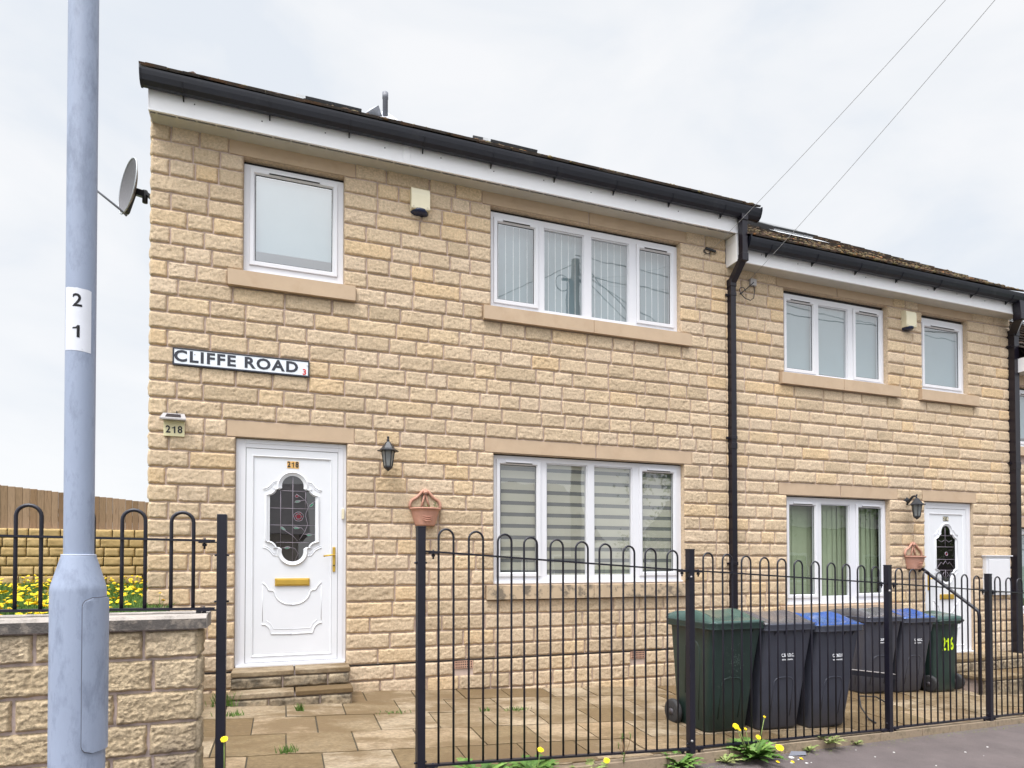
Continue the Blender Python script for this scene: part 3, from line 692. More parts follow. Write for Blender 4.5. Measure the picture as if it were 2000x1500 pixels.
# front doors ------------------------------------------------------
def arc(cx, cz, r, a0, a1, n): return [(cx+r*math.cos(R(a0+(a1-a0)*i/n)), cz+r*math.sin(R(a0+(a1-a0)*i/n))) for i in range(n+1)]
def glass_outline(k=1., w=.203, h=.405, grow=0.):
    """right half of the cartouche from top to bottom, then mirrored"""
    lr = .098+grow
    half = arc(0, h-.098, lr, 90, -12, 9)                     # top lobe
    half += [(.118+grow*.9, h-.135), (.140+grow*.8, h-.135+grow*.3)]
    half += [(p[0], p[1]) for p in arc(w+.012+grow*.3, h-.118+grow*.3, .075, 205, 262, 5)]
    half += [(w+grow, h-.195+grow*.2), (w+grow, -h+.195-grow*.2)]
    half += [(p[0], p[1]) for p in arc(w+.012+grow*.3, -h+.118-grow*.3, .075, 98, 155, 5)]
    half += [(.140+grow*.8, -h+.135-grow*.3), (.118+grow*.9, -h+.135)]
    half += arc(0, -h+.098, lr, 12, -90, 9)
    full = half+[(-x, z) for x, z in half[-2:0:-1]]
    return [(x*k, z*k) for x, z in full]
def door(house, x0, x1, z0, z1, lx0, lx1, lz0, lz1, num, slim, lintel, label, hand_right=True, style=0):
    f = MB(); y = .035
    for bx in ((x0, lx0, z0, z1), (lx1, x1, z0, z1), (lx0, lx1, lz1, z1), (lx0, lx1, z0, lz0)): f.box(bx[0], bx[1], y, y+.07, bx[2], bx[3], bev=.003)
    # raised bead running round the frame
    for bx in ((x0+.03, x0+.038, z0, z1-.03), (x1-.038, x1-.03, z0, z1-.03), (x0+.038, x1-.038, z1-.038, z1-.03)): f.box(bx[0], bx[1], y-.006, y+.001, bx[2], bx[3])
    dr = f.build('door', M['upvc'], house); dr['label'] = label
    lf = MB(); g_ = .004; a, b, c, d = lx0+g_, lx1-g_, lz0+g_, lz1-g_; yl = y+.004
    st = .072
    ia, ib, ic, id_ = a+st, b-st, c+st, d-st-.01
    def ring(o, i, yo, yi, mi=0):
        v = [(o[0], yo, o[2]), (o[1], yo, o[2]), (o[1], yo, o[3]), (o[0], yo, o[3]), (i[0], yi, i[2]), (i[1], yi, i[2]), (i[1], yi, i[3]), (i[0], yi, i[3])]
        lf.add(v, [(0, 1, 5, 4), (1, 2, 6, 5), (2, 3, 7, 6), (3, 0, 4, 7)], mi)
    ring((a, b, c, d), (a, b, c, d), yl+.05, yl); ring((a, b, c, d), (ia-.02, ib+.02, ic-.02, id_+.02), yl, yl)
    ring((ia-.02, ib+.02, ic-.02, id_+.02), (ia-.015, ib+.015, ic-.015, id_+.015), yl, yl-.006); ring((ia-.015, ib+.015, ic-.015, id_+.015), (ia-.002, ib+.002, ic-.002, id_+.002), yl-.006, yl+.006)
    # panel skin with the glazed opening left out
    cx = (ia+ib)/2; k = slim; cz = lz0+1.343
    yp = yl+.007; ol = [(cx+x*k*style_w, cz+z*k) for style_w in (1 if style == 0 else .92,) for x, z in glass_outline()]
    bm = bmesh.new()
    ov = [bm.verts.new((p[0], yp, p[1])) for p in ((ia-.004, ic-.004), (ib+.004, ic-.004), (ib+.004, id_+.004), (ia-.004, id_+.004))]
    iv = [bm.verts.new((p[0], yp, p[1])) for p in ol]
    es = [bm.edges.new((ov[i], ov[(i+1) % 4])) for i in range(4)]+[bm.edges.new((iv[i], iv[(i+1) % len(iv)])) for i in range(len(iv))]
    bmesh.ops.triangle_fill(bm, edges=es, use_beauty=True)
    # drop any triangle that fell inside the opening
    def inside(px, pz_):
        r = False; n = len(ol)
        for i in range(n):
            x1_, z1_ = ol[i]; x2_, z2_ = ol[(i+1) % n]
            if (z1_ > pz_) != (z2_ > pz_) and px < (x2_-x1_)*(pz_-z1_)/(z2_-z1_)+x1_: r = not r
        return r
    bad = [f_ for f_ in bm.faces if inside(f_.calc_center_median().x, f_.calc_center_median().z)]
    bmesh.ops.delete(bm, geom=bad, context='FACES_ONLY'); lf.bm(bm)
    sk = MB(); leaf = lf.build('leaf', M['door_white'], dr)
    gap = MB()
    for bx in ((lx0, lx0+g_, lz0, lz1), (lx1-g_, lx1, lz0, lz1), (lx0, lx1, lz1-g_, lz1), (lx0, lx1, lz0, lz0+g_)): gap.box(bx[0], bx[1], yl+.012, yl+.03, bx[2], bx[3])
    gap.build('door_gap', M['seal_and_shade'], dr)
    # mouldings
    mo = MB()
    def bead(pts, r, yy=yp, closed=False): mo.tube([(p[0], yy, p[1]) for p in pts], r, 8, closed=closed)
    ww = 1 if style == 0 else .92
    def og(gr): return [(cx+x*k*ww, cz+z*k) for x, z in glass_outline(grow=gr)]
    # sloping surround
    A_, B_ = og(.0), og(.030); n = len(A_)
    mo.add([(p[0], yp+.002, p[1]) for p in A_]+[(p[0], yp-.012, p[1]) for p in B_], [(i, (i+1) % n, n+(i+1) % n, n+i) for i in range(n)])
    C_ = og(.046)
    mo.add([(p[0], yp-.012, p[1]) for p in B_]+[(p[0], yp+.0005, p[1]) for p in C_], [(i, (i+1) % n, n+(i+1) % n, n+i) for i in range(n)])
    bead(og(.031), .004, yp-.012, True)
    for sg in (1, -1):
        for vs in (1, -1):
            wing = [(cx+sg*k*ww*x, cz+vs*k*z) for x, z in ((.150, .345), (.172, .345), (.185, .325), (.205, .300), (.232, .282), (.262, .272))]
            bead(wing, .006); bead([(p[0]-sg*.004, p[1]-vs*.016) for p in wing], .004)
            bead([(cx+sg*k*ww*.125, cz+vs*k*.350), (cx+sg*k*ww*.172, cz+vs*k*.350)], .0045)
    # lower shield
    zt_ = lz0+.741 if style == 0 else lz0+.70
    for sg in (1, -1):
        top = [(.262, 0), (.243, -.016), (.225, -.040), (.208, -.072), (.175, -.074), (.160, -.088)]
        P = [(cx+sg*x*k, zt_+z*k) for x, z in top]+[(cx+sg*k*.158*math.cos(R(t)), zt_-k*(.088+.122*math.sin(R(t)))) for t in (12, 25, 40, 55, 70, 90)]
        bead(P, .0075)
        low = [(.268, -.386), (.235, -.392), (.210, -.412), (.193, -.445), (.186, -.478), (0, -.484)]
        bead([(cx+sg*x*k, zt_+z*k) for x, z in low], .0075)
        low2 = [(.225, -.355), (.200, -.375), (.180, -.400), (.165, -.432), (0, -.438)]
        bead([(cx+sg*x*k, zt_+z*k) for x, z in low2], .003)
        bead([(cx+sg*.262*k, zt_-.03*k), (cx+sg*.262*k, zt_-.36*k)], .0028)
    mo.build('moulding', M['door_white'], leaf)
    gl = MB(); gl.add([(cx+x*k*ww*1.01, yp+.012, cz+z*k*1.01) for x, z in glass_outline()], [tuple(range(len(glass_outline())))])
    go = gl.build('door_glass', M['glass_dark'], leaf, recalc=False)
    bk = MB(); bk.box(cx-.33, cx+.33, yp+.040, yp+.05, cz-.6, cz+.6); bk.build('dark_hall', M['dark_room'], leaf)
    # leaded lines, rose and leaves
    ld = MB(); yg = yp+.009
    def ln(pts, r=.0022): ld.tube([(cx+x*k*ww, yg, cz+z*k) for x, z in pts], r, 5)
    if style == 0:
        for z in (.262, .097, -.062, -.225): hw = .203 if abs(z) < .2 else .145; ln([(-hw, z), (hw, z)])
        ln([(0, .40), (0, -.40)]); ln([(-.108, .26), (-.108, -.265)]); ln([(.115, .26), (.115, .1)])
        ln([(.02, -.40), (.05, -.33), (.02, -.28), (-.04, -.27), (-.10, -.28)]); ln([(.06, -.20), (.11, -.12), (.135, -.05), (.115, .03), (.12, .06), (.14, .11), (.12, .17), (.07, .21), (.03, .235)])
        ln([(.045, -.21), (.0, -.16), (-.06, -.12), (-.10, -.08)]); ln([(.11, -.12), (.08, -.085), (.0, -.08)]); ln([(.14, .11), (.17, .15), (.2, .17)]); ln([(.1, -.145), (.2, -.145)])
        ln([(.11, .18), (.06, .17), (.01, .155)])
        for (x, z, a) in ((-.085, -.095, -35), (.035, -.086, -3), (.152, -.15, 3), (.168, .135, 40), (.045, .165, 12), (-.045, -.275, 8)):
            pts = []
            for t in range(12):
                q = 2*PI*t/12; px = .026*math.cos(q); pz_ = .010*math.sin(q)*(1-.3*math.cos(q)); pts.append((x+px*math.cos(R(a))-pz_*math.sin(R(a)), z+px*math.sin(R(a))+pz_*math.cos(R(a))))
            ld.add([(cx+p[0], yg+.001, cz+p[1]) for p in pts], [tuple(range(12))], 1); ld.tube([(cx+p[0], yg, cz+p[1]) for p in pts], .0018, 5, closed=True)
        for (r, n_) in ((.044, 14), (.026, 9)):
            pts = [(.052+r*(1+.08*math.sin(5*2*PI*i/n_))*math.cos(2*PI*i/n_), .022+r*math.sin(2*PI*i/n_)) for i in range(n_)]; ld.tube([(cx+p[0], yg, cz+p[1]) for p in pts], .0022, 5, closed=True)
        for i in range(6):
            q = 2*PI*i/6; pts = [(.052+.030*math.cos(q)+.010*math.cos(q+1.57+t*PI/3), .022+.030*math.sin(q)+.010*math.sin(q+1.57+t*PI/3)) for t in range(6)]
            ld.add([(cx+p[0], yg+.002, cz+p[1]) for p in pts], [tuple(range(6))], 2)
        pts = [(.052+.02*math.cos(t*PI/4), .022+.02*math.sin(t*PI/4)) for t in range(8)]; ld.add([(cx+p[0], yg+.002, cz+p[1]) for p in pts], [tuple(range(8))], 2)
        pts = [(.035+.016*math.cos(t*PI/4), .215+.012*math.sin(t*PI/4)) for t in range(8)]; ld.add([(cx+p[0], yg+.002, cz+p[1]) for p in pts], [tuple(range(8))], 2); ld.tube([(cx+p[0], yg, cz+p[1]) for p in pts], .002, 5, closed=True)
    else:
        for z in (.262, .10, -.08, -.235): hw = .2 if abs(z) < .2 else .14; ln([(-hw, z), (hw, z)], .003)
        ln([(0, .4), (0, .1)], .003); ln([(0, -.23), (0, -.4)], .003)
        for sg in (1, -1):
            ln([(sg*.0, -.1), (sg*.05, -.15), (sg*.09, -.12), (sg*.15, -.17), (sg*.18, -.2)], .0026); ln([(sg*.02, .2), (sg*.08, .17), (sg*.15, .2)], .0026)
            ln([(sg*.03, -.26), (sg*.06, -.3), (sg*.02, -.34)], .0026)
        pts = [(.02+.026*math.cos(t*PI/4), -.0+.026*math.sin(t*PI/4)) for t in range(8)]; ld.add([(cx+p[0], yg+.002, cz+p[1]) for p in pts], [tuple(range(8))], 2); ld.tube([(cx+p[0], yg, cz+p[1]) for p in pts], .005, 5, closed=True)
    ld.build('leading', [M['lead_came'], M['green_glass'], M['rose']], go, recalc=False) if False else ld.build('leading', [M['lead_came'], M['green_glass'], M['rose']], leaf)
    # furniture
    hx = lx1-.035 if hand_right else lx0+.035; sg = -1 if hand_right else 1
    h = MB(); h.box(hx-.0135, hx+.0135, yl-.012, yl, lz0+.84, lz0+1.078, bev=.004)
    h.tube([(hx, yl-.01, lz0+1.0), (hx, yl-.05, lz0+1.0), (hx+sg*.02, yl-.055, lz0+1.002), (hx+sg*.10, yl-.052, lz0+.99)], .008, 8)
    h.tube([(hx, yl-.012, lz0+.90), (hx, yl-.016, lz0+.90)], .008, 10, 1)
    h.build('handle', [M['gold'], M['seal_and_shade']], leaf)
    lw = .155 if style == 0 else .135; zz = lz0+.745 if style == 0 else lz0+.745
    b_ = MB(); b_.box(cx-lw, cx+lw, yp-.014, yp, zz-.036, zz+.036, bev=.004); b_.box(cx-lw+.014, cx+lw-.014, yp-.02, yp-.012, zz-.024, zz+.024, bev=.003); b_.build('letter_plate', M['gold'], leaf)
    nz = id_-.053
    pl = MB()
    for i in (-1, 0, 1): pl.box(cx+.0+i*.036-.0165, cx+i*.036+.0165, yp-.003, yp, nz-.033, nz+.033)
    npo = pl.build('number_plates', M['orange'] if style == 0 else M['black_metal'], leaf)
    for i, ch in enumerate(num):
        lettering('digit', ch, .072, M['ink'] if style == 0 else M['cream'], (cx+(i-1)*.036, yp-.004, nz), parent=leaf, bold=.0025, xs=.78)
    make_lintel(lintel, dr)
    th = MB(); th.box(x0+.01, x1-.01, -.01, y+.0, z0-.016, z0+.012, bev=.003); th.build('threshold', M['upvc'], dr)
    return dr
d1 = door(H1, -.423, .563, .557, LA-.006, -.338, .486, .582, 2.573, '218', 1., (-.499, .634, LA, LB), 'white door numbered 218 with rose stained glass')
m = MB(); m.box(.52, .545, .012, .03, 1.93, 2.03, bev=.004); m.build('bell_push', M['cream'], d1)
# steps: two treads with rough risers, each tread of two slabs
def steps(house, x0, x1, levels, name='doorstep'):
    root = MB(); rs = MB()
    for (yf, yb, zt, zb, ov) in levels:
        mid = (x0+x1)/2+.02
        for (a, b) in ((x0-ov, mid-.006), (mid+.006, x1+ov)): root.t = rng.random(); root.box(a, b, yf-.022, yb, zt-.042, zt, bev=.006)
        rs.box(x0+.004, x1-.004, yf+.001, yb-.002, zb, zt-.042)
    o = root.build(name, M['slab'], house)
    rs.build('riser_core', M['mortar_dark'], o)
    for (yf, yb, zt, zb, ov) in levels:
        stone_wall('riser', x0, x1, [(zb, zt-.045)], [], [], (0, yf, 0), (1, 0, 0), (0, -1, 0), (M['stone_grime'], M['mortar_dark']), o, seed=int(zt*100), lens=(.25, .3, .4), dx=.012, rough=1.2)
    return o
steps(H1, -.425, .572, [(-.27, .03, .552, .395, .006), (-.47, -.2, .40, .24, .012)])
# air bricks
for vx in ((1.634, 1.826), (3.668, 3.845)):
    a = MB(); a.box(vx[0], vx[1], -.010, .05, .433, .511)
    n = 9
    for i in range(n):
        for j in range(3):
            xx = vx[0]+.016+i*(vx[1]-vx[0]-.032)/(n-1); zz = .447+j*.025; a.box(xx-.005, xx+.005, -.0125, -.0095, zz-.007, zz+.007, 1)
    a.build('air_brick', [M['brick_vent'], M['seal_and_shade']], H1)
fascia_and_gutter(H1, -1.11, 5.10, 5.385, 5.655, -1.165, 5.252, 5.668, joints=(1.10,))
rf1 = roof(H1, -1.17, 5.24, 5.652, moss=1100, seed=3)
pipe_run([(5.03, -.262, 5.55), (5.035, -.262, 5.075), (5.035, -.05, 4.86), (5.035, -.05, .88)], H1, .072, clips=(4.72, 3.0, 1.5))
# roof windows and flue
def on_roof(x, y, h=0, ze=5.668): return Vector((x, y-h*SPt, ze+(y+.3)*TP+h*CPt))
for (xa_, xb_) in ((.20, .83), (2.42, 3.06)):
    a = MB(); v = []
    for h in (0, .075):
        for (x, y) in ((xa_, 1.3), (xb_, 1.3), (xb_, 2.1), (xa_, 2.1)): v.append(on_roof(x, y, h))
    a.add(v, [(4, 5, 6, 7), (0, 1, 5, 4), (1, 2, 6, 5), (2, 3, 7, 6), (3, 0, 4, 7)])
    v = [on_roof(x, y, .078) for (x, y) in ((xa_+.06, 1.36), (xb_-.06, 1.36), (xb_-.06, 2.04), (xa_+.06, 2.04))]; a.add(v, [(0, 1, 2, 3)], 1)
    v = [on_roof(x, y, .04) for (x, y) in ((xa_-.08, 1.2), (xb_+.04, 1.2), (xb_+.04, 1.3), (xa_-.08, 1.3))]; a.add(v, [(0, 1, 2, 3)], 2); v = [on_roof(x, y, hh) for (x, y, hh) in ((xa_-.10, 1.28, .05), (xa_, 1.28, .05), (xa_, 1.29, .075), (xa_-.10, 1.29, .075))]; a.add(v, [(0, 1, 2, 3)], 2)
    a.build('roof_window', [M['seal_and_shade'], M['glass'], M['apron']], rf1, recalc=False)
a = MB(); b0 = on_roof(1.14, 1.5)
a.tube([b0+Vector((0, 0, -.1)), b0+Vector((0, 0, .28)), b0+Vector((0, 0, .285)), b0+Vector((0, 0, .36))], .035, 14, rad=[.032, .032, .036, .036])
a.tube([b0+Vector((0, 0, .34)), b0+Vector((0, 0, .362))], .024, 12, 1)
fl = a.build('flue_pipe', [M['grey_pipe'], M['seal_and_shade']], rf1)
a = MB(); v = [on_roof(.86, 1.25, .035), on_roof(1.28, 1.25, .035), on_roof(1.2, 1.7, .10), on_roof(.98, 1.75, .10), on_roof(1.03, 1.38, .15), on_roof(1.1, 1.5, .05)]
a.add(v, [(0, 1, 5), (0, 5, 4), (0, 4, 3), (1, 2, 5), (2, 3, 5), (3, 4, 5)]); a.build('lead_flashing', M['lead'], rf1)

# ================================================================ HOUSE 216
H2 = empty('terraced_house', 'lower sandstone terrace house numbered 216 with a mossy tiled roof', 'house', (5, 0, 0))
def kids(h, dx):      # builders work in world coordinates; shift children under the offset empty
    for ch in h.children: ch.location.x -= dx
DZ = 2*CP
zt2 = [(zd-CP*(7-k)-(0), zd-CP*(6-k)) for k in range(6)]+[(zd-CP, zd-.0)]+[(zd+CP*k, zd+CP*(k+1)) for k in range(30)]
L2A, L2B, U2A, U2B, S2A, S2B, G2A, G2B = LA-DZ, LB-DZ, UA-DZ, UB-DZ, SA-DZ, SB-DZ, GA-DZ, GB-DZ
hol2 = [(5.858, 7.60, S2B, U2A), (8.225, 9.125, S2B, U2A), (5.88, 7.605, G2B, L2A), (8.237, 9.195, .25, L2A)]
ex2 = hol2+[(5.742, 7.70, U2A, U2B), (8.16, 9.22, U2A, U2B), (5.758, 7.747, L2A, L2B), (8.201, 9.253, L2A, L2B), (5.779, 7.766, S2A, S2B), (8.155, 9.27, S2A, S2B), (5.77, 7.75, G2A, G2B), (8.237, 9.195, -.6, .3)]
stone_wall('wall', 4.99, 10.0, zt2, ex2, hol2, (0, 0, 0), (1, 0, 0), (0, -1, 0), (M['stone'], M['mortar']), H2, seed=44, dx=.013, joint=.012, rough=.8)
shell(H2, 5.0, 10.0, 5.1, -.3)
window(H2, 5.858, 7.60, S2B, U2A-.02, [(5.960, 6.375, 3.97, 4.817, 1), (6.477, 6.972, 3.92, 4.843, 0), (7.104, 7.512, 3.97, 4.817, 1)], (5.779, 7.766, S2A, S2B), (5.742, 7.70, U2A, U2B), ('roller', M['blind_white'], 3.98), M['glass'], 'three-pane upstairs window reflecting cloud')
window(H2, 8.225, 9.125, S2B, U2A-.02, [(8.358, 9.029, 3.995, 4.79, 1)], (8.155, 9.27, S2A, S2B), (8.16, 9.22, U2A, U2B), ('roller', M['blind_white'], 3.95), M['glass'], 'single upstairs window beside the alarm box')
window(H2, 5.88, 7.605, G2B, L2A-.008, [(5.977, 6.384, 1.109, 2.233, 1), (6.497, 6.977, 1.071, 2.267, 0), (7.120, 7.523, 1.109, 2.233, 1)], (5.77, 7.75, G2A, G2B), (5.758, 7.747, L2A, L2B), ('vertical', M['blind_pale'], 0, 7), M['glass_low'], 'three-pane ground window with pale green vertical blinds')
door(H2, 8.239, 9.193, .262, L2A-.006, 8.322, 9.11, .29, 2.262, '216', .97, (8.201, 9.253, L2A, L2B), 'white door numbered 216 with narrow leaded glass', hand_right=False, style=1)
steps(H2, 8.2, 9.6, [(-.42, .03, .255, .07, .01), (-.80, -.40, .08, -.28, .02)])
a = MB(); a.box(4.99, 5.10, -.198, -.180, 5.301, 5.384); a.box(4.99, 4.998, -.18, .0, 5.301, 5.384); a.build('box_end', M['fascia'], H2)
fascia_and_gutter(H2, 5.0, 9.97, 5.055, 5.30, 5.09, 9.86, 5.318, joints=(), slots=False)
roof(H2, 5.06, 9.88, 5.306, moss=4200, seed=8)
# roof window with a pale apron on the lower roof
ro2 = [c for c in H2.children if c.name.startswith('roof')][0]
a = MB(); xa_, xb_ = 6.86, 7.60
def on2(x, y, h=0): return on_roof(x, y, h, 5.306)
v = []
for h in (0, .11):
    for (x, y) in ((xa_, 1.3), (xb_, 1.3), (xb_, 2.1), (xa_, 2.1)): v.append(on2(x, y, h))
a.add(v, [(4, 5, 6, 7), (1, 2, 6, 5), (2, 3, 7, 6), (3, 0, 4, 7)]); a.add([on2(xa_, 1.3, .0), on2(xb_, 1.3, .0), on2(xb_, 1.3, .085), on2(xa_, 1.3, .085)], [(0, 1, 2, 3)], 2)
a.add([on2(xa_, 1.29, .085), on2(xb_, 1.29, .085), on2(xb_, 1.29, .115), on2(xa_, 1.29, .115)], [(0, 1, 2, 3)], 0)
a.add([on2(x, y, .117) for (x, y) in ((xa_+.06, 1.36), (xb_-.06, 1.36), (xb_-.06, 2.04), (xa_+.06, 2.04))], [(0, 1, 2, 3)], 1)
a.add([on2(x, y, .062) for (x, y) in ((xa_-.1, 1.08), (xb_+.12, 1.08), (xb_+.12, 1.3), (xa_-.1, 1.3))], [(0, 1, 2, 3)], 2)
a.build('roof_window', [M['seal_and_shade'], M['glass'], M['apron']], ro2, recalc=False)
a = MB(); a.prism([(-.0, 5.3), (4.2, 5.3+4.2*TP), (4.2, 5.62+4.2*TP), (.02, 5.66)], 4.96, 5.06, axis='x'); a.build('stepped_gable', M['mortar'], H2)
pipe_run([(9.80, -.262, 5.20), (9.82, -.262, 5.0), (10.0, -.055, 4.85), (10.0, -.055, .02)], H2, .10, clips=(4.66, 2.95, 1.1))
a = MB(); a.box(9.36, 9.86, -.07, .0, 1.045, 1.60, bev=.01); a.box(9.40, 9.82, -.082, -.069, 1.09, 1.56, bev=.008); a.box(9.34, 9.88, -.09, 0, 1.60, 1.615); a.tube([(9.43, -.09, 1.3), (9.43, -.083, 1.3)], .012, 10, 1)
a.build('meter_cupboard', [M['upvc'], M['grey_plastic']], H2)
kids(H2, 5)

# ================================================================ HOUSE beyond
H3 = empty('terraced_house', 'third terrace house, only a sliver showing at the far right edge', 'house', (10, 0, 0))
c3 = [(zd-CP*(9-k), zd-CP*(8-k)) for k in range(34)]
hol3 = [(10.16, 11.4, 3.22, 4.12), (10.2, 11.4, .75, 2.03)]
stone_wall('wall', 10.0, 14.5, c3, hol3+[(10.05, 11.5, 4.12, 4.29), (10.05, 11.5, 3.07, 3.22), (10.1, 11.5, 2.03, 2.2)], hol3, (0, .002, 0), (1, 0, 0), (0, -1, 0), (M['stone'], M['mortar']), H3, seed=66, dx=.03)
shell(H3, 10.03, 14.5, 4.35, -.7)
window(H3, 10.16, 11.4, 3.22, 4.11, [(10.26, 10.65, 3.32, 4.0, 1), (10.75, 11.3, 3.3, 4.03, 0)], (10.08, 11.5, 3.08, 3.22), (10.08, 11.5, 4.13, 4.28), ('roller', M['blind_white'], 3.4), M['glass'], 'upstairs window of the far house')
window(H3, 10.2, 11.4, .75, 2.02, [(10.3, 10.7, .87, 1.92, 1), (10.8, 11.3, .85, 1.95, 0)], (10.1, 11.5, .6, .75), (10.1, 11.5, 2.03, 2.18), ('roller', M['blind_white'], 1.0), M['glass'], 'ground window of the far house')
fascia_and_gutter(H3, 10.03, 14.5, 4.27, 4.47, 10.05, 14.5, 4.50, left_end=True, slots=False)
roof(H3, 10.03, 14.5, 4.505, moss=60, seed=10)
kids(H3, 10)

# ================================================================ THINGS ON THE WALLS
# street name
sg_ = empty('street_sign', 'long white street name plate reading CLIFFE ROAD', 'street sign', (-.362, -.03, 3.337))
a = MB(); a.box(-.573, .573, -.004, .0, -.072, .072, bev=.0015); a.box(-.578, .578, -.0005, .012, -.077, .077, 1, bev=.002); a.build('plate', [M['sign_white'], M['sign_ink']], sg_)
a = MB()
for bx in ((-.577, .577, .0645, .0765), (-.577, .577, -.0765, -.0635), (-.577, -.564, -.0635, .0645), (.564, .577, -.0635, .0645)): a.box(bx[0], bx[1], -.0062, -.003, bx[2], bx[3])
a.build('border', M['sign_ink'], sg_)
t1 = lettering('lettering', 'CLIFFE ROAD', .136, M['sign_ink'], (-.045, -.0052, 0), parent=sg_, bold=.0045, xs=1.12, spacing=1.17)
lettering('lettering', '3', .075, M['red_ink'], (.532, -.0052, -.034), parent=sg_, bold=.0018)
for x in (-.40, .556): a = MB(); a.tube([(x, -.0055, .03), (x, -.0085, .03)], .005, 8); a.build('screw', M['grey_plastic'], sg_)
sg_.rotation_euler = (0, R(.15), 0)
# number plaque with solar light
pq = empty('house_number_plaque', 'pale yellow 218 plaque under a small solar light near the wall corner', 'number plaque', (-.922, -.028, 2.70))
a = MB(); a.box(-.083, .083, -.006, .004, -.075, .07, bev=.002); a.build('plate', M['plaque'], pq)
a = MB(); a.add([(-.104, -.075, .072), (.104, -.075, .072), (.084, -.02, .125), (-.084, -.02, .125), (-.104, -.075, .060), (.104, -.075, .060), (.084, .01, .06), (-.084, .01, .06)], [(0, 1, 2, 3), (0, 4, 5, 1), (1, 5, 6, 2), (0, 3, 7, 4), (4, 7, 6, 5)])
a.add([(-.062, -.0665, .0822), (.062, -.0665, .0822), (.055, -.0305, .117), (-.055, -.0305, .117)], [(0, 1, 2, 3)], 1); a.build('solar_light', [M['grey_plastic'], M['solar']], pq, recalc=False)
for i, ch in enumerate('218'): lettering('digit', ch, .088, M['ink'], ((i-1)*.047, -.0075, -.018), parent=pq, bold=.0018, xs=.92)
a = MB(); a.box(.016, .024, -.01, .0, .11, .15); a.build('wall_hook', M['seal_and_shade'], pq)
# alarm boxes
def alarm():
    r = empty('alarm_box', '', 'alarm box')
    a = MB(); bm = bmesh.new()
    prof = [(0, .145), (-.055, .145), (-.078, .12), (-.084, .06), (-.082, -.08), (0, -.08)]
    a.prism(prof, -.093, .093, axis='x'); o = a.build('cover', M['cream'], r)
    b = o.modifiers.new('bevel', 'BEVEL'); b.width = .014; b.segments = 3; b.limit_method = 'ANGLE'; b.angle_limit = R(40)
    a = MB(); a.lathe([(.0, -.112), (.05, -.110), (.078, -.102), (.09, -.086), (.092, -.07), (0, -.07)], (0, -.0, 0), 20, a0=PI, a1=2*PI)
    a.add([(-.092, 0, -.07), (.092, 0, -.07), (.09, 0, -.086), (.05, 0, -.110), (-.05, 0, -.110), (-.09, 0, -.086)], [(0, 1, 2, 3, 4, 5)]); o = a.build('strobe_lens', M['navy'], r)
    for x in (-.07, .07): a = MB(); a.tube([(x, -.0835, -.055), (x, -.087, -.055)], .004, 8); a.build('screw', M['grey_plastic'], r)
    return r
al = alarm(); al.location = (1.262, -.012, 5.105); al['group'] = 'alarm boxes on the fronts'; al['label'] = 'cream alarm box between the two upstairs windows of the nearer house'
a2 = copy_tree(al); a2.location = (7.93, -.012, 4.76); a2['label'] = 'cream alarm box beside the small upstairs window of the house numbered 216'
# lanterns
def lantern():
    r = empty('wall_lantern', '', 'lantern')
    a = MB(); a.lathe([(0, -.0), (.028, -.002), (.036, -.008), (.04, -.016)], (0, 0, 0), 16); o = a.build('wall_plate', M['black_metal'], r); o.rotation_euler = (PI/2, 0, 0); o.location = (0, -.0, .03); o.scale = (1, 1.5, 1)
    a = MB(); a.tube([(0, -.012, .02), (0, -.05, .045), (0, -.085, .075), (0, -.12, .078), (0, -.145, .06)], .011, 8, rad=[.020, .016, .013, .011, .009])
    a.tube([(0, -.145, .04), (0, -.145, .082)], .006, 8); a.tube([(0, -.145, .082), (0, -.145, .095)], .010, 8); a.build('bracket', M['black_metal'], r)
    h = MB(); c = (0, -.145, 0)
    h.lathe([(0, .058), (.02, .05), (.035, .03), (.06, .0), (.074, -.012), (.093, -.018), (.093, -.024), (.06, -.024)], c, 6, sm=False); h.build('hood', M['black_metal'], r)
    g_ = MB(); g_.lathe([(.054, -.024), (.034, -.145)], c, 6, sm=False); g_.build('lantern_glass', M['lantern_glass'], r)
    f = MB()
    for i in range(6):
        q = i*PI/3; f.tube([(c[0]+.056*math.cos(q), c[1]+.056*math.sin(q), -.022), (c[0]+.036*math.cos(q), c[1]+.036*math.sin(q), -.147)], .004, 6)
    f.lathe([(.038, -.143), (.038, -.155), (.02, -.17), (.006, -.182), (0, -.184)], c, 6, sm=False); f.build('cage', M['black_metal'], r)
    return r
ln1 = lantern(); ln1.location = (.955, -.022, 2.605); ln1['group'] = 'black wall lanterns'; ln1['label'] = 'black six-sided lantern on the wall right of the stained glass door'
ln1.rotation_euler = (0, 0, R(-8)); ln1.scale = (1.1, 1.1, 1.2)
ln2 = copy_tree(ln1); ln2.location = (7.90, -.022, 2.30); ln2['label'] = 'black six-sided lantern on the wall left of door 216'
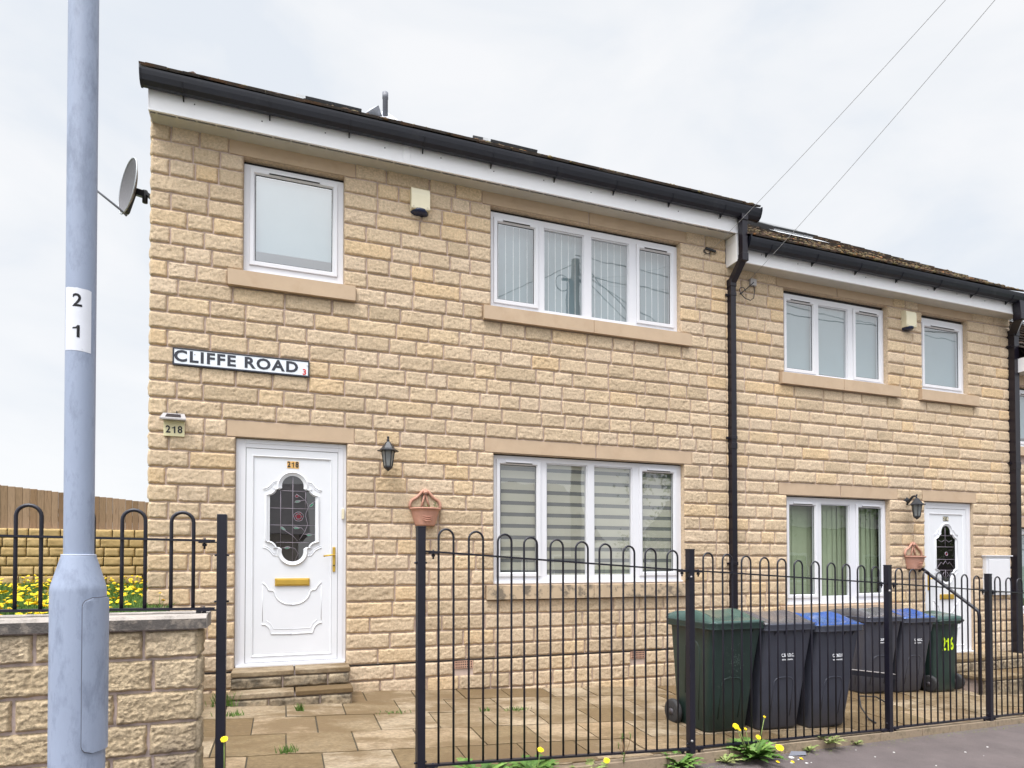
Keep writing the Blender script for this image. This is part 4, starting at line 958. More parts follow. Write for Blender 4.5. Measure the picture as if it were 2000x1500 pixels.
# wall planters
def planter():
    r = empty('wall_planter', '', 'planter')
    a = MB(); P = [(.098, -.168), (.102, -.16), (.104, -.15), (.120, -.1), (.135, -.04), (.142, -.012), (.156, -.008), (.160, 0), (.156, .008), (.140, .008), (.130, -.03)]
    a.lathe([(0, -.168)]+P, (0, 0, 0), 20, a0=PI, a1=2*PI)
    a.box(-.10, .10, -.012, -.002, -.168, -.02)
    for v_ in range(3):
        a.tube([(.10*math.sin(R(t))*1.0*(1-.12*v_), -(.118+.012*v_*0)*math.cos(R(t))*1.0-.012, -.05-.035*math.cos(R(t*1.6))-.02*v_) for t in range(-50, 51, 10)], .004, 6)
    a.build('bowl', M['terracotta'], r)
    s = MB(); s.lathe([(0, -.02), (.13, -.02)], (0, 0, 0), 14, a0=PI, a1=2*PI); s.build('compost', M['joint'], r)
    b = MB()
    arch = [(-.150, 0), (-.155, .045), (-.135, .085), (-.095, .108), (-.06, .14), (-.03, .175), (0, .192), (.03, .175), (.06, .14), (.095, .108), (.135, .085), (.155, .045), (.150, 0)]
    b.tube([(x, -.012, z) for x, z in arch], .014, 8)
    b.tube([(0, -.012, .16), (-.045, -.012, .0)], .010, 8); b.tube([(0, -.012, .16), (.045, -.012, .0)], .010, 8); b.tube([(0, -.012, .175), (0, -.03, .15)], .022, 10)
    b.tube([(0, -.03, .15), (0, -.034, .15)], .008, 8, 1)
    b.build('back_frame', [M['terracotta'], M['grey_plastic']], r)
    return r
def sprig(parent, pts, r_=.02, seed=1):
    q = MB(); rr = random.Random(seed)
    for (x, y, z, h) in pts:
        q.tube([(x, y, z), (x+.005, y-.005, z+h)], .0025, 5)
        for i in range(int(h/.008)):
            a = rr.uniform(0, 2*PI); zz = z+rr.uniform(.2, 1)*h; q.t = rr.random(); l = r_*rr.uniform(.6, 1.2)
            dx, dy = math.cos(a)*l, math.sin(a)*l*.7
            q.add([(x, y, zz), (x+dx*.5-dy*.3, y+dy*.5+dx*.3, zz+l*.4), (x+dx, y+dy, zz+l*.25), (x+dx*.5+dy*.3, y+dy*.5-dx*.3, zz+l*.3)], [(0, 1, 2, 3)])
    return q.build('plant', M['leaf'], parent, recalc=False)
p1 = planter(); p1.location = (1.325, -.02, 2.045); p1['group'] = 'terracotta wall planters'; p1['label'] = 'terracotta half-bowl planter with small weeds, on the wall beside the rose glass door'
p2 = copy_tree(p1); p2.location = (7.99, -.02, 1.59); p2['label'] = 'empty terracotta half-bowl planter on the wall beside door 216'; p2.rotation_euler = (0, R(1.5), 0)
sp = sprig(p1, [(.0, -.08, -.02, .06), (.02, -.09, -.02, .05), (-.03, -.07, -.02, .04), (.085, -.06, -.02, .085), (.10, -.05, -.02, .05)], .022)
# satellite dish on the gable wall close to the corner
ds = empty('satellite_dish', 'grey satellite dish high on the corner of the end house', 'satellite dish', (-1.36, .25, 4.93)); ds.scale = (.95, .95, .92)
nrm = Vector((-.86, -.48, .10)).normalized(); ri = Vector((0, 0, 1)).cross(nrm).normalized(); ut = nrm.cross(ri)
a = MB(); V_ = []; F_ = []; nr, na = 8, 32
for i in range(nr+1):
    q = i/nr
    for j in range(na):
        t = 2*PI*j/na; p = ri*(q*.225*math.cos(t))+ut*(q*.275*math.sin(t))+nrm*(.055*q*q-.055); V_.append(p)
for i in range(nr):
    for j in range(na): F_.append((i*na+j, i*na+(j+1) % na, (i+1)*na+(j+1) % na, (i+1)*na+j))
a.add(V_, F_, 0, True); a.add([p-nrm*.008 for p in V_], [f[::-1] for f in F_], 0, True)
a.build('reflector', M['dish'], ds, recalc=False)
a = MB(); a.tube([ri*(.228*math.cos(2*PI*j/32))+ut*(.278*math.sin(2*PI*j/32))-nrm*.002 for j in range(32)], .007, 6, closed=True); a.build('rim', M['dish_rim'], ds)
a = MB(); bt = -ut*.27-nrm*.03; hd = nrm*.33-ut*.13
a.tube([bt-ut*.03, bt+nrm*.05, hd-ut*.02], .011, 8); a.tube([hd-ut*.03, hd+nrm*.02+ut*.02, hd+ut*.06-nrm*.0], .022, 10, rad=[.014, .02, .026]); a.tube([hd-ut*.03, hd-ut*.1+nrm*.0, hd-ut*.16-nrm*.03, hd-ut*.2], .003, 5)
a.build('feed_arm', M['grey_pipe'], ds)
a = MB(); bk_ = -nrm*.07
a.obox(bt, bk_-ut*.02, .05, .03); a.obox(bk_-ut*.02, (.15, .0, -.06), .05, .06); a.tube([(.15, 0, -.02), (.15, 0, -.14)], .024, 10); a.obox((.15, 0, -.04), (.235, 0, -.10), .05, .03); a.box(.232, .247, -.05, .05, -.24, -.02)
a.build('wall_bracket', M['black_metal'], ds)
# overhead wires, anchors and junction box
POLE = Vector((5.5, -5.1, 7.9))
def wire(name, p, q, sag, r, label, group=None, n=24):
    a = MB(); p, q = Vector(p), Vector(q)
    a.tube([p.lerp(q, i/n)-Vector((0, 0, sag*4*(i/n)*(1-i/n))) for i in range(n+1)], r, 5)
    o = a.build(name, M['wire']); tag(o, label, 'cable', group); return o
wire('overhead_cable', (4.78, -.03, 5.24), (5.50, -5.0, 7.25), .10, .0026, 'upper of two overhead wires, reaching the wall just left of the downpipe top', 'overhead wires in the sky')
wire('overhead_cable', (5.30, -.05, 4.94), (5.56, -5.0, 7.20), .10, .0026, 'lower of two overhead wires, ending at the little grey box on house 216', 'overhead wires in the sky')
a = MB(); a.obox((4.68, -.035, 5.235), (4.82, -.035, 5.215), .02, .022)
lp = lambda c, r1, r2, n=18, y=-.03: [(c[0]+r1*math.cos(2*PI*i/n), y-.004*math.sin(i), c[1]+r2*math.sin(2*PI*i/n)) for i in range(n)]
a.tube(lp((4.75, 5.205), .085, .028), .0035, 6, closed=True); a.tube(lp((4.70, 5.20), .05, .022), .003, 6, closed=True); a.tube([(4.67, -.03, 5.21), (4.69, -.03, 5.17), (4.66, -.03, 5.15)], .003, 5)
tag(a.build('cable_anchor', M['cable']), 'black cable clamp with loose coil under the eaves, left of the downpipe', 'cable anchor')
jb = empty('junction_box', 'small grey junction box with a hanging cable loop on house 216', 'junction box', (5.36, -.025, 4.92))
a = MB(); a.box(-.045, .045, -.03, .01, -.04, .045, bev=.006); a.build('box', M['grey_plastic'], jb)
a = MB(); a.tube([(-.0, -.03, -.04), (.005, -.035, -.12), (-.01, -.04, -.2), (-.06, -.04, -.235), (-.14, -.04, -.22), (-.2, -.035, -.17), (-.215, -.03, -.12), (-.19, -.03, -.09), (-.15, -.03, -.09), (-.12, -.03, -.13)], .005, 6)
a.tube([(.0, -.03, -.0), (-.10, -.03, -.09), (-.2, -.03, -.17)], .006, 6); a.tube([(-.17, -.03, -.15), (-.205, -.03, -.175)], .010, 6); a.build('cable_loop', M['cable'], jb)

# ================================================================ RAILINGS
BAR = .0072
def hoop_mesh(dx, h_leg1, h_leg2, w, zb1, zb2, zc, r):
    pass
def rail_panel(parent, x0, x1, centres, top0, top1, rt0, rt1, rb0, rb1, w=.0985, r=BAR, yoff=0, line=fy, foot=-.0):
    """raked hoop-top panel; x measured along X on the plan line; heights linear from x0 to x1"""
    ti = lambda x, a, b: a+(b-a)*(x-x0)/(x1-x0)
    for nm, (u0, u1), th in (('top_rail', (rt0, rt1), .011), ('bottom_rail', (rb0, rb1), .013)):
        P = MB(); P.obox((x0, line(x0), ti(x0, u0, u1)), (x1, line(x1), ti(x1, u0, u1)), .034, th); pn = P.build(nm, M['fence_paint'], parent)
        for xx, sgn in ((x0+.05, 1), (x1-.05, -1)):      # clamps with hanging bolts next to the posts
            C_ = MB(); z = ti(xx, u0, u1); C_.box(xx-.028, xx+.028, line(xx)-.02, line(xx)+.02, z-.013, z-.005); C_.tube([(xx, line(xx), z-.045), (xx, line(xx), z+.012)], .006, 6); C_.tube([(xx, line(xx), z-.03), (xx, line(xx), z-.015)], .012, 6)
            xe = x0 if sgn > 0 else x1; C_.box(min(xe-sgn*.02, xx), max(xe-sgn*.02, xx), line(xx)-.012, line(xx)+.012, z-.012, z-.006)
            C_.box(min(xe-sgn*.02, xe-sgn*.012), max(xe-sgn*.02, xe-sgn*.012), line(xx)-.02, line(xx)+.02, z-.07, z+.0); C_.build('clamp', M['fence_paint'], pn)
    for c in centres:
        h = MB(); hw = w/2; zt = ti(c, top0, top1)-r; zs = zt-hw; ca = math.cos(FANG) if line is fy else 1; sa = math.sin(FANG) if line is fy else 0
        pts = [(-hw, ti(c-hw, rb0, rb1)), (-hw, (zs+ti(c, rb0, rb1))/2), (-hw, zs)]+[(-hw*math.cos(PI*i/10), zs+hw*math.sin(PI*i/10)) for i in range(1, 10)]+[(hw, zs), (hw, (zs+ti(c, rb0, rb1))/2), (hw, ti(c+hw, rb0, rb1))]
        cx, cy = c, line(c); h.tube([(p[0]*ca, p[0]*sa, p[1]) for p in pts], r, 8)
        o = h.build('hoop', M['fence_paint'], parent); o.location = (cx+rng.uniform(-.002, .002), cy, rng.uniform(-.002, .002)); o.rotation_euler = (0, R(rng.uniform(-.12, .12)), 0)
    return pn
def post(parent, x, y, zb, zt, w=.05, ang=FANG, scrape=False):
    a = MB(); a.box(-w/2, w/2, -w/2, w/2, zb-.2, zt, bev=.003); a.box(-w/2-.002, w/2+.002, -w/2-.002, w/2+.002, zt-.004, zt+.004, bev=.002)
    for z in (zt-.22, zb+.12):
        for s in (-1, 1): a.tube([(s*w/2, 0, z), (s*(w/2+.014), 0, z)], .007, 6)
    o = a.build('post', M['fence_paint'], parent); o.location = (x, y, 0); o.rotation_euler = (0, 0, ang)
    return o
RL = empty('hoop_railing', 'long black hoop-top railing running in front of the wheelie bins', 'railing')
xB = .787; post(RL, xB, fy(xB), gz(xB, fy(xB)), 1.725)
c1_ = [.954+.1967*i for i in range(10)]
rail_panel(RL, xB+.03, 2.868, c1_, 1.731, 1.594, 1.576, 1.446, .268, .108)
post(RL, 2.895, fy(2.895), gz(2.9, -2.2)-.05, 1.606)
c2_ = [3.072+.1975*i for i in range(11)]
rail_panel(RL, 2.925, 5.175, c2_, 1.597, 1.470, 1.447, 1.320, .108, -.012)
post(RL, 5.215, fy(5.215), gz(5.2, -1.9)-.05, 1.483)
c3_ = [5.375+.2063*i for i in range(7)]
rail_panel(RL, 5.25, 6.77, c3_, 1.469, 1.370, 1.316, 1.224, -.006, -.070)
post(RL, 6.815, fy(6.815), gz(6.8, -1.8)-.05, 1.391)
c4_ = [6.986+.2035*i for i in range(12)]
rail_panel(RL, 6.85, 9.35, c4_, 1.374, 1.23, 1.217, 1.08, -.072, -.19)
post(RL, 9.39, fy(9.39), gz(9.4, -1.5)-.05, 1.25)
for (x, z, r_) in ((2.885, 1.40, .007), (2.885, .17, .009), (5.20, 1.25, .011)):
    a = MB(); a.tube([(x, fy(x)-.024, z), (x, fy(x)-.034, z)], r_, 8); a.build('bolt_head', M['grey_plastic'], RL)
# railing on the low wall and gate post
YW = -2.62
RW = empty('hoop_railing', 'short black hoop-top railing standing on the low wall behind the lamp column', 'railing', (0, 0, 0))
lw = lambda x: YW
cl = [-.499-.2245*i for i in range(9)]
rail_panel(RW, -2.55, -.345, cl, 1.825, 1.772, 1.653, 1.621, 1.290, 1.263, w=.104, r=.0092, line=lw)
a = MB(); a.box(-.335, -.287, YW-.025, YW+.025, .0, 1.762, bev=.003)
for z in (1.545, 1.300):
    for s in (-1, 1): a.tube([(-.311+s*.024, YW, z), (-.311+s*.036, YW, z)], .006, 6)
a.build('gate_post', M['fence_paint'], RW)
# ================================================================ LOW WALL, coping
LW = empty('low_stone_wall', 'low weathered stone wall with dark coping behind the lamp column', 'garden wall', (-1, -2.7, 0))
cw = [(.062+.160*k, .062+.160*(k+1)) for k in range(-1, 7)]; cw = [(a_+.0, b_) for a_, b_ in cw]; cw[-1] = (cw[-1][0], 1.168)
w1 = stone_wall('wall', -3.6, -.412, cw, [], [], (0, -2.70, 0), (1, 0, 0), (0, -1, 0), (M['stone_dark'], M['mortar_dark']), LW, seed=77, dx=.0055, rough=.95, joint=.013, lens=(.44, .43, .45, .31, .17), body=((-3.6, -.1), (-.418, -.1), (-.418, 1.168), (-3.6, 1.168)))
w2 = stone_wall('end_face', -2.70, -2.54, cw, [], [], (-.418, 0, 0), (0, 1, 0), (1, 0, 0), (M['stone_dark'], M['mortar_dark']), LW, seed=78, dx=.012, rough=.8, joint=.012, lens=(.16,))
a = MB(); a.box(-3.6, -.42, -2.695, -2.54, -.1, 1.165); a.build('core', M['mortar_dark'], LW)
a = MB()
xs = [-3.6, -2.75, -1.85, -.945, -.369]
for p, q in zip(xs[:-1], xs[1:]):
    p += .003; q -= .003
    v = [(p, -2.74, 1.172), (q, -2.74, 1.172), (q, -2.735, 1.222), (p, -2.735, 1.222), (p, -2.722, 1.238), (q, -2.722, 1.238), (q, -2.50, 1.246), (p, -2.50, 1.246), (p, -2.50, 1.172), (q, -2.50, 1.172)]
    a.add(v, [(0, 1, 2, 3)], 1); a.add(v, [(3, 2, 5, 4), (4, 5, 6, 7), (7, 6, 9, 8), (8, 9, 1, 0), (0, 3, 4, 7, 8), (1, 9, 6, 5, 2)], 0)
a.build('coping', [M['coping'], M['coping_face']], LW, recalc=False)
for ch in LW.children: ch.location = (1, 2.7, 0)
for rx in (-.372, -1.9): pass
for px_ in (-.42, -2.4): a = MB(); a.box(px_-.012, px_+.012, YW-.012, YW+.012, 1.24, 1.27); a.build('foot', M['fence_paint'], RW)

# ================================================================ GARDEN left
gf = lambda x, y: 1.10+.01*math.sin(x*3)+.012*math.sin(y*2.3+x)
g = MB(); nx_, ny_ = 24, 24
vs = [( -12+(12-1.13)*i/nx_, -2.52+(9.2)*j/ny_, gf(-12+(12-1.13)*i/nx_, -2.52+9.2*j/ny_)) for j in range(ny_+1) for i in range(nx_+1)]
vs = [(x, y, z) for x, y, z in vs]
g.add(vs, [(j*(nx_+1)+i, j*(nx_+1)+i+1, (j+1)*(nx_+1)+i+1, (j+1)*(nx_+1)+i) for j in range(ny_) for i in range(nx_)], 0, True)
g.box(-1.135, -.93, -2.53, -.12, .05, 1.10)
tag(g.build('garden_ground', M['soil'], recalc=False), kind='structure')
def blades(name, n, xr, yr, hr, seed, wid=.006):
    r_ = np.random.default_rng(seed); x = r_.uniform(*xr, n); y = yr[0]+(yr[1]-yr[0])*r_.random(n)**1.6; h = r_.uniform(*hr, n)
    a = r_.uniform(0, 2*PI, n); lean = r_.normal(0, .35, (n, 2))*h[:, None]; z = 1.09+.01*np.sin(x*3)+.012*np.sin(y*2.3+x)
    wv = wid*r_.uniform(.6, 1.4, n)
    A = np.c_[x-np.cos(a)*wv, y-np.sin(a)*wv, z]; B = np.c_[x+np.cos(a)*wv, y+np.sin(a)*wv, z]
    Cc = np.c_[x+np.cos(a)*wv*.6+lean[:, 0]*.4, y+np.sin(a)*wv*.6+lean[:, 1]*.4, z+h*.6]; D = np.c_[x+lean[:, 0], y+lean[:, 1], z+h]
    V = np.stack([A, B, Cc, D], 1).reshape(-1, 3); F = np.arange(4*n).reshape(n, 4); t = np.repeat(r_.random(n), 4)
    return V, F, t
V, F, t = blades('g', 42000, (-6.5, -1.15), (-2.5, 6.2), (.04, .13), 4)
V2, F2, t2 = blades('g', 3500, (-1.17, -.94), (-2.5, -.2), (.04, .10), 5)
tag(np_mesh('garden_grass', np.concatenate([V, V2]), np.concatenate([F, F2+len(V)]), np.concatenate([t, t2]), None, (M['leaf'],), False), 'bright green grass growing among the yellow flowers behind the low wall', 'grass', kind='stuff')
def flower_head(mb, c, r, tilt, seed, mi=0):
    rr = random.Random(seed); n = 14; c = Vector(c)
    rot = Matrix.Rotation(tilt[0], 3, 'X') @ Matrix.Rotation(tilt[1], 3, 'Y')
    for ring, (rr_, z, k) in enumerate(((r, 0, n), (r*.72, r*.22, n-3), (r*.42, r*.36, n-6))):
        for i in range(k):
            q = 2*PI*(i+.5*ring)/k+rr.uniform(-.1, .1); w_ = rr_*.26; d = Vector((math.cos(q), math.sin(q), 0)); p = Vector((-d.y, d.x, 0))
            R_ = rr_*rr.uniform(.9, 1.1)
            v = [Vector((0, 0, z*.6-.15*r)), d*R_*.6+p*w_+Vector((0, 0, z+.1*r)), d*R_+p*w_*.3+Vector((0, 0, z+.02*r)), d*R_-p*w_*.3+Vector((0, 0, z+.02*r)), d*R_*.6-p*w_+Vector((0, 0, z+.1*r))]
            mb.add([c+rot @ q_ for q_ in v], [(0, 1, 2, 3, 4)], mi)
fl_ = MB(); st = MB()
rr = random.Random(9)
for i in range(2000):
    x = rr.uniform(-5.0, -.95); y = -2.42+8*rr.random()**2.6
    if x > -1.15 and y > -.2: continue
    z0_ = gf(x, y); h = rr.uniform(.10, .215); r_ = rr.uniform(.015, .023)
    st.tube([(x, y, z0_), (x+.01, y, z0_+h)], .002, 4)
    flower_head(fl_, (x+.01, y, z0_+h), r_, (rr.uniform(-.4, .5), rr.uniform(-.4, .4)), i, 0)
for i in range(22):
    x = rr.gauss(-1.27, .06); y = rr.uniform(-2.0, -.9); z0_ = gf(x, y); h = rr.uniform(.14, .24)
    flower_head(fl_, (x, y, z0_+h), rr.uniform(.009, .015), (rr.uniform(-.8, .8), rr.uniform(-.8, .8)), i, 1)
tag(fl_.build('garden_flowers', [M['petal'], M['petal_white']], recalc=False), 'mass of yellow dandelion-like flowers behind the low wall, a few pale ones by the corner', 'flowers', kind='stuff')
tag(st.build('flower_stems', M['leaf'], recalc=False), 'thin green stems under the yellow flower heads', 'stems', kind='stuff')
# retaining wall and timber fence at the back of the garden
RWY = 6.0
BW = empty('retaining_wall', 'ochre stone retaining wall behind the flowers, below the timber fence', 'wall', (-4, RWY, .9))
bc = [(.85+.153*k, .85+.153*(k+1)) for k in range(0, 8)]
stone_wall('wall', -9.5, 0.5, bc, [], [], (0, RWY, 0), (1, 0, 0), (0, -1, 0), (M['stone_ochre'], M['mortar_ochre']), BW, seed=91, dx=.018, rough=.8)
a = MB(); a.box(-9.5, .5, RWY+.0, RWY+.25, .85, 2.07); a.build('core', M['mortar_dark'], BW)
for ch in BW.children: ch.location = (4, -RWY, -.9)
TF = empty('timber_fence', 'brown close-board timber fence on top of the retaining wall', 'fence', (-4, RWY+.12, 2.07))
a = MB(); x = -9.5; r_ = random.Random(3)
while x < .4:
    w_ = .098+r_.uniform(-.004, .004); a.t = r_.random(); zt_ = 2.63-.10*(x+3.0)+r_.uniform(-.004, .004)
    yy = r_.uniform(-.003, .003)+RWY+.10; a.box(x, x+w_-.004, yy, yy+.018, 2.06, zt_, bev=.002); x += w_
    if r_.random() < .0: x += .01
a.build('boards', M['board'], TF)
a = MB(); a.box(-9.5, .4, RWY+.12, RWY+.16, 2.2, 2.28); a.obox((-9.5, RWY+.14, 2.85), (.4, RWY+.14, 2.05), .04, .08); a.build('rails', M['board'], TF)
for ch in TF.children: ch.location = (4, -(RWY+.12), -2.07)

# ================================================================ LAMP COLUMN
LC = empty('lamp_column', 'pale grey-blue steel lamp column with a stepped base in the left foreground', 'lamp post', (-.680, -3.692, .05))
LC.rotation_euler = (R(.9), R(.12), 0)
a = MB(); zz = lambda z: z-.05
prof = [(.084, -.1), (.084, zz(1.405)), (.0835, zz(1.415)), (.081, zz(1.428)), (.0535, zz(1.522)), (.0525, zz(1.528)), (.0505, zz(1.532)), (.0455, zz(1.532))]
a.lathe(prof, (0, 0, 0), 48); a.build('base', M['galv'], LC)
a = MB(); a.lathe([(.0455, zz(1.50)), (.0455, zz(3.5)), (.043, zz(5.8)), (.0, zz(5.81))], (0, 0, 0), 40); a.build('shaft', M['galv'], LC)
a = MB(); a.tube([(.0505*math.cos(2*PI*i/40), .0505*math.sin(2*PI*i/40), zz(1.531)) for i in range(40)], .0022, 6, closed=True); a.build('weld_ring', M['galv_hi'], LC)
# lamp arm and head high above the view
a = MB(); a.tube([(0, 0, zz(5.75)), (0, -.1, zz(5.85)), (0, -.45, zz(5.92))], .03, 10); a.build('bracket_arm', M['galv'], LC)
a = MB(); a.box(-.12, .12, -1.0, -.42, zz(5.86), zz(5.98), bev=.04); a.build('lamp_head', M['grey_plastic'], LC)
# access door: curved plate on the right side, with rounded corners
camd = math.atan2(-6.33+3.692, .680)       # direction from the column to the camera
def cyl_patch(mb, ang0, ang1, z0, z1, r0, r1, n=14, cr_=.05, mi=0):
    R0 = .084; pts = []
    wA = (ang1-ang0)*R0; 
    def outline():
        o = []
        for (cx_, cz_, s) in ((wA-cr_, z1-cr_, 0), (cr_, z1-cr_, 90), (cr_, z0+cr_, 180), (wA-cr_, z0+cr_, 270)):
            for i in range(6): t = R(s+18*i); o.append((cx_+cr_*math.cos(t), cz_+cr_*math.sin(t)))
        return o
    # strip based: rows in z, clipped width per row
    rows = []
    for i in range(61):
        z = z0+(z1-z0)*i/60; dd = min(z-z0, z1-z); ins = 0
        if dd < cr_: ins = cr_-math.sqrt(max(0, cr_*cr_-(cr_-dd)**2))
        rows.append((z, ins, wA-ins))
    v = []; f = []
    for z, p, q in rows:
        for j in range(n+1):
            s_ = p+(q-p)*j/n; a_ = ang0+s_/R0; v.append((r1*math.cos(a_), r1*math.sin(a_), z))
    k = n+1
    for i in range(60):
        for j in range(n): f.append((i*k+j, i*k+j+1, (i+1)*k+j+1, (i+1)*k+j))
    b = len(v)
    per = [j for j in range(k)]+[i*k+n for i in range(1, 61)]+[60*k+j for j in range(n-1, -1, -1)]+[i*k for i in range(59, 0, -1)]
    for i in per: x, y, z = v[i]; l = r0/r1; v.append((x*l, y*l, z))
    m_ = len(per)
    for i in range(m_): f.append((per[i], per[(i+1) % m_], b+(i+1) % m_, b+i))
    mb.add(v, f, mi, False)
a = MB(); cyl_patch(a, camd+R(8), camd+R(99), zz(.852), zz(1.382), .0835, .0915, cr_=.030); o = a.build('access_door', M['galv'], LC)
a = MB(); cyl_patch(a, camd+R(6.6), camd+R(97), zz(.849), zz(1.386), .0835, .0850, cr_=.031); a.build('door_edge', M['grey_pipe'], LC)
# curved number label
a = MB(); n = 12; v = []; f = []
la, lb = camd-R(72), camd+R(40)
for j in range(n+1):
    t_ = j/n; q = la+(lb-la)*t_; dz = -.004*t_
    v.append((.0462*math.cos(q), .0462*math.sin(q), zz(2.236)+dz)); v.append((.0462*math.cos(q), .0462*math.sin(q), zz(2.452)+dz+rng.uniform(-.001, .001)))
for j in range(n): f.append((2*j, 2*j+2, 2*j+3, 2*j+1))
a.add(v, f, 0, True); lab = a.build('number_label', M['label_white'], LC, recalc=False)
for ch, zc in (('2', 2.405), ('1', 2.300)):
    me = numeral_one(.062, .0002, 1.0) if ch == '1' else text_mesh(ch, .062, ext=.0002, bold=.001); me.materials.clear(); me.materials.append(M['ink'])
    bm = bmesh.new(); bm.from_mesh(me)
    for k_ in range(-9, 10): bmesh.ops.bisect_plane(bm, geom=bm.verts[:]+bm.edges[:]+bm.faces[:], plane_co=(k_*.0025, 0, 0), plane_no=(1, 0, 0))
    bm.to_mesh(me); bm.free()
    for v in me.vertices:       # wrap round the shaft
        x, y, z = v.co; q = camd-R(14)+x/.0464; rr_ = .0466+z*0+.0002; v.co = (rr_*math.cos(q), rr_*math.sin(q), zz(zc)+y)
    link('digit', me, lab)

# ================================================================ WHEELIE BINS
def rrect(w, d, r, n=5):
    o = []
    for cx_, cy_, s in ((w/2-r, d/2-r, 0), (-w/2+r, d/2-r, 90), (-w/2+r, -d/2+r, 180), (w/2-r, -d/2+r, 270)):
        for i in range(n+1): t = R(s+90*i/n); o.append((cx_+r*math.cos(t), cy_+r*math.sin(t)))
    return o
def make_bin(body, lidm, W=.56, HB=.885):
    """origin at ground under the front-bottom edge; front faces -Y, handle and wheels at +Y"""
    r = empty('wheelie_bin', '', 'wheelie bin')
    m = MB(); lv = [(0.0, .40, .40, .02, .225), (.03, .43, .43, .045, .22), (.30, .455, .485, .05, .198), (.60, .485, .54, .05, .182), (HB-.10, .505, .585, .05, .168), (HB-.02, .515, .60, .05, .16), (HB, .517, .605, .05, .16)]
    rings = []
    for z, w_, d_, rad, cy in lv:
        rings.append([(x*W/.56, y+cy, z) for x, y in rrect(w_, d_, rad)])
    k = len(rings[0]); v = [p for rg in rings for p in rg]; f = [tuple(range(k))[::-1]]
    for i in range(len(rings)-1):
        for j in range(k): f.append((i*k+j, i*k+(j+1) % k, (i+1)*k+(j+1) % k, (i+1)*k+j))
    m.add(v, f, 0, True)
    fx = lambda z: -.005-.137*(z/HB)                    # front plane offset
    # pressed arch on the front and shoulders on the sides
    arch = [(-.105, .12), (-.105, .40), (-.098, .44), (-.075, .462), (-.04, .47), (.04, .47), (.075, .462), (.098, .44), (.105, .40), (.105, .12)]
    def fyz(z):
        for (z0, w0, d0, r0, c0), (z1, w1, d1, r1, c1) in zip(lv[:-1], lv[1:]):
            if z0 <= z <= z1: t = (z-z0)/(z1-z0); return (c0-d0/2)+((c1-d1/2)-(c0-d0/2))*t, (w0+(w1-w0)*t)/2*W/.56
        return lv[-1][4]-lv[-1][2]/2, .25
    m.tube([(x, fyz(z)[0]+.001, z) for x, z in arch], .007, 6)
    for s in (-1, 1):
        m.tube([(s*(fyz(z)[1]-.002), y, z) for y, z in ((.10, .10), (.05, .55), (.045, .72), (.075, .765), (.13, .78), (.2, .765), (.235, .72), (.27, .3))], .006, 6)
    for x in (-.15, -.05, .05, .15): m.prism([(fyz(HB-.07)[0]+.012, HB-.07), (fyz(HB-.02)[0]-.028, HB), (fyz(HB)[0]+.02, HB)], x-.005, x+.005, axis='x')
    m.build('body', body, r)
    # ridged rim
    q = MB(); rim = [(HB, .030), (HB+.012, .034), (HB+.02, .026), (HB+.03, .034), (HB+.04, .026), (HB+.05, .034), (HB+.062, .028)]
    rg = [[(x*W/.56, y+.16, HB) for x, y in rrect(.517, .605, .05)]]
    for z, o_ in rim: rg.append([(x*W/.56, y+.16, z) for x, y in rrect(.517+2*o_, .605+2*o_, .05+o_)])
    rg.append([(x*W/.56, y+.16, HB+.062) for x, y in rrect(.50, .59, .05)])
    v = [p for g_ in rg for p in g_]; f = []
    for i in range(len(rg)-1):
        for j in range(k): f.append((i*k+j, i*k+(j+1) % k, (i+1)*k+(j+1) % k, (i+1)*k+j))
    q.add(v, f, 0, True); q.build('rim', body, r)
    # lid: low at the front, humped ribs at the sides, handle at the back
    l = MB(); nx, ny = 16, 18; zb = HB+.060; x0, x1, y0, y1 = -.272*W/.56, .272*W/.56, -.165, .50
    def lz(u, t):
        prof = .012+.058*math.sin(min(1, t*1.15)*PI*.62)**1.2
        if t > .82: prof -= (t-.82)*.16
        side = math.exp(-((abs(u)-.74)/.17)**2)*.034*math.sin(min(1, max(0, (t-.12)/.6))*PI)
        dip = -.018*math.exp(-(u/.5)**2)*math.sin(min(1, t*1.1)*PI)
        e = min(1, (1-abs(u))/.10); e = math.sqrt(max(0, 1-(1-e)**2)); e2 = min(1, t/.06); e2 = math.sqrt(max(0, 1-(1-e2)**2))
        return (prof+side+dip)*e*(.35+.65*e2)
    v = []
    for j in range(ny+1):
        for i in range(nx+1):
            u = -1+2*i/nx; t = j/ny; v.append((x0+(x1-x0)*i/nx, y0+(y1-y0)*t, zb+lz(u, t)))
    f = [(j*(nx+1)+i, j*(nx+1)+i+1, (j+1)*(nx+1)+i+1, (j+1)*(nx+1)+i) for j in range(ny) for i in range(nx)]
    b = len(v); per = [i for i in range(nx+1)]+[j*(nx+1)+nx for j in range(1, ny+1)]+[ny*(nx+1)+i for i in range(nx-1, -1, -1)]+[j*(nx+1) for j in range(ny-1, 0, -1)]
    v += [(v[i][0], v[i][1], zb-.004) for i in per]; mm = len(per)
    f += [(per[i], per[(i+1) % mm], b+(i+1) % mm, b+i) for i in range(mm)]
    l.add(v, f, 0, True); l.build('lid', lidm, r)
    h = MB(); h.tube([(-.22, .475, HB+.02), (-.22, .52, HB+.045), (-.2, .535, HB+.05), (.2, .535, HB+.05), (.22, .52, HB+.045), (.22, .475, HB+.02)], .014, 8); h.build('handle', body, r)
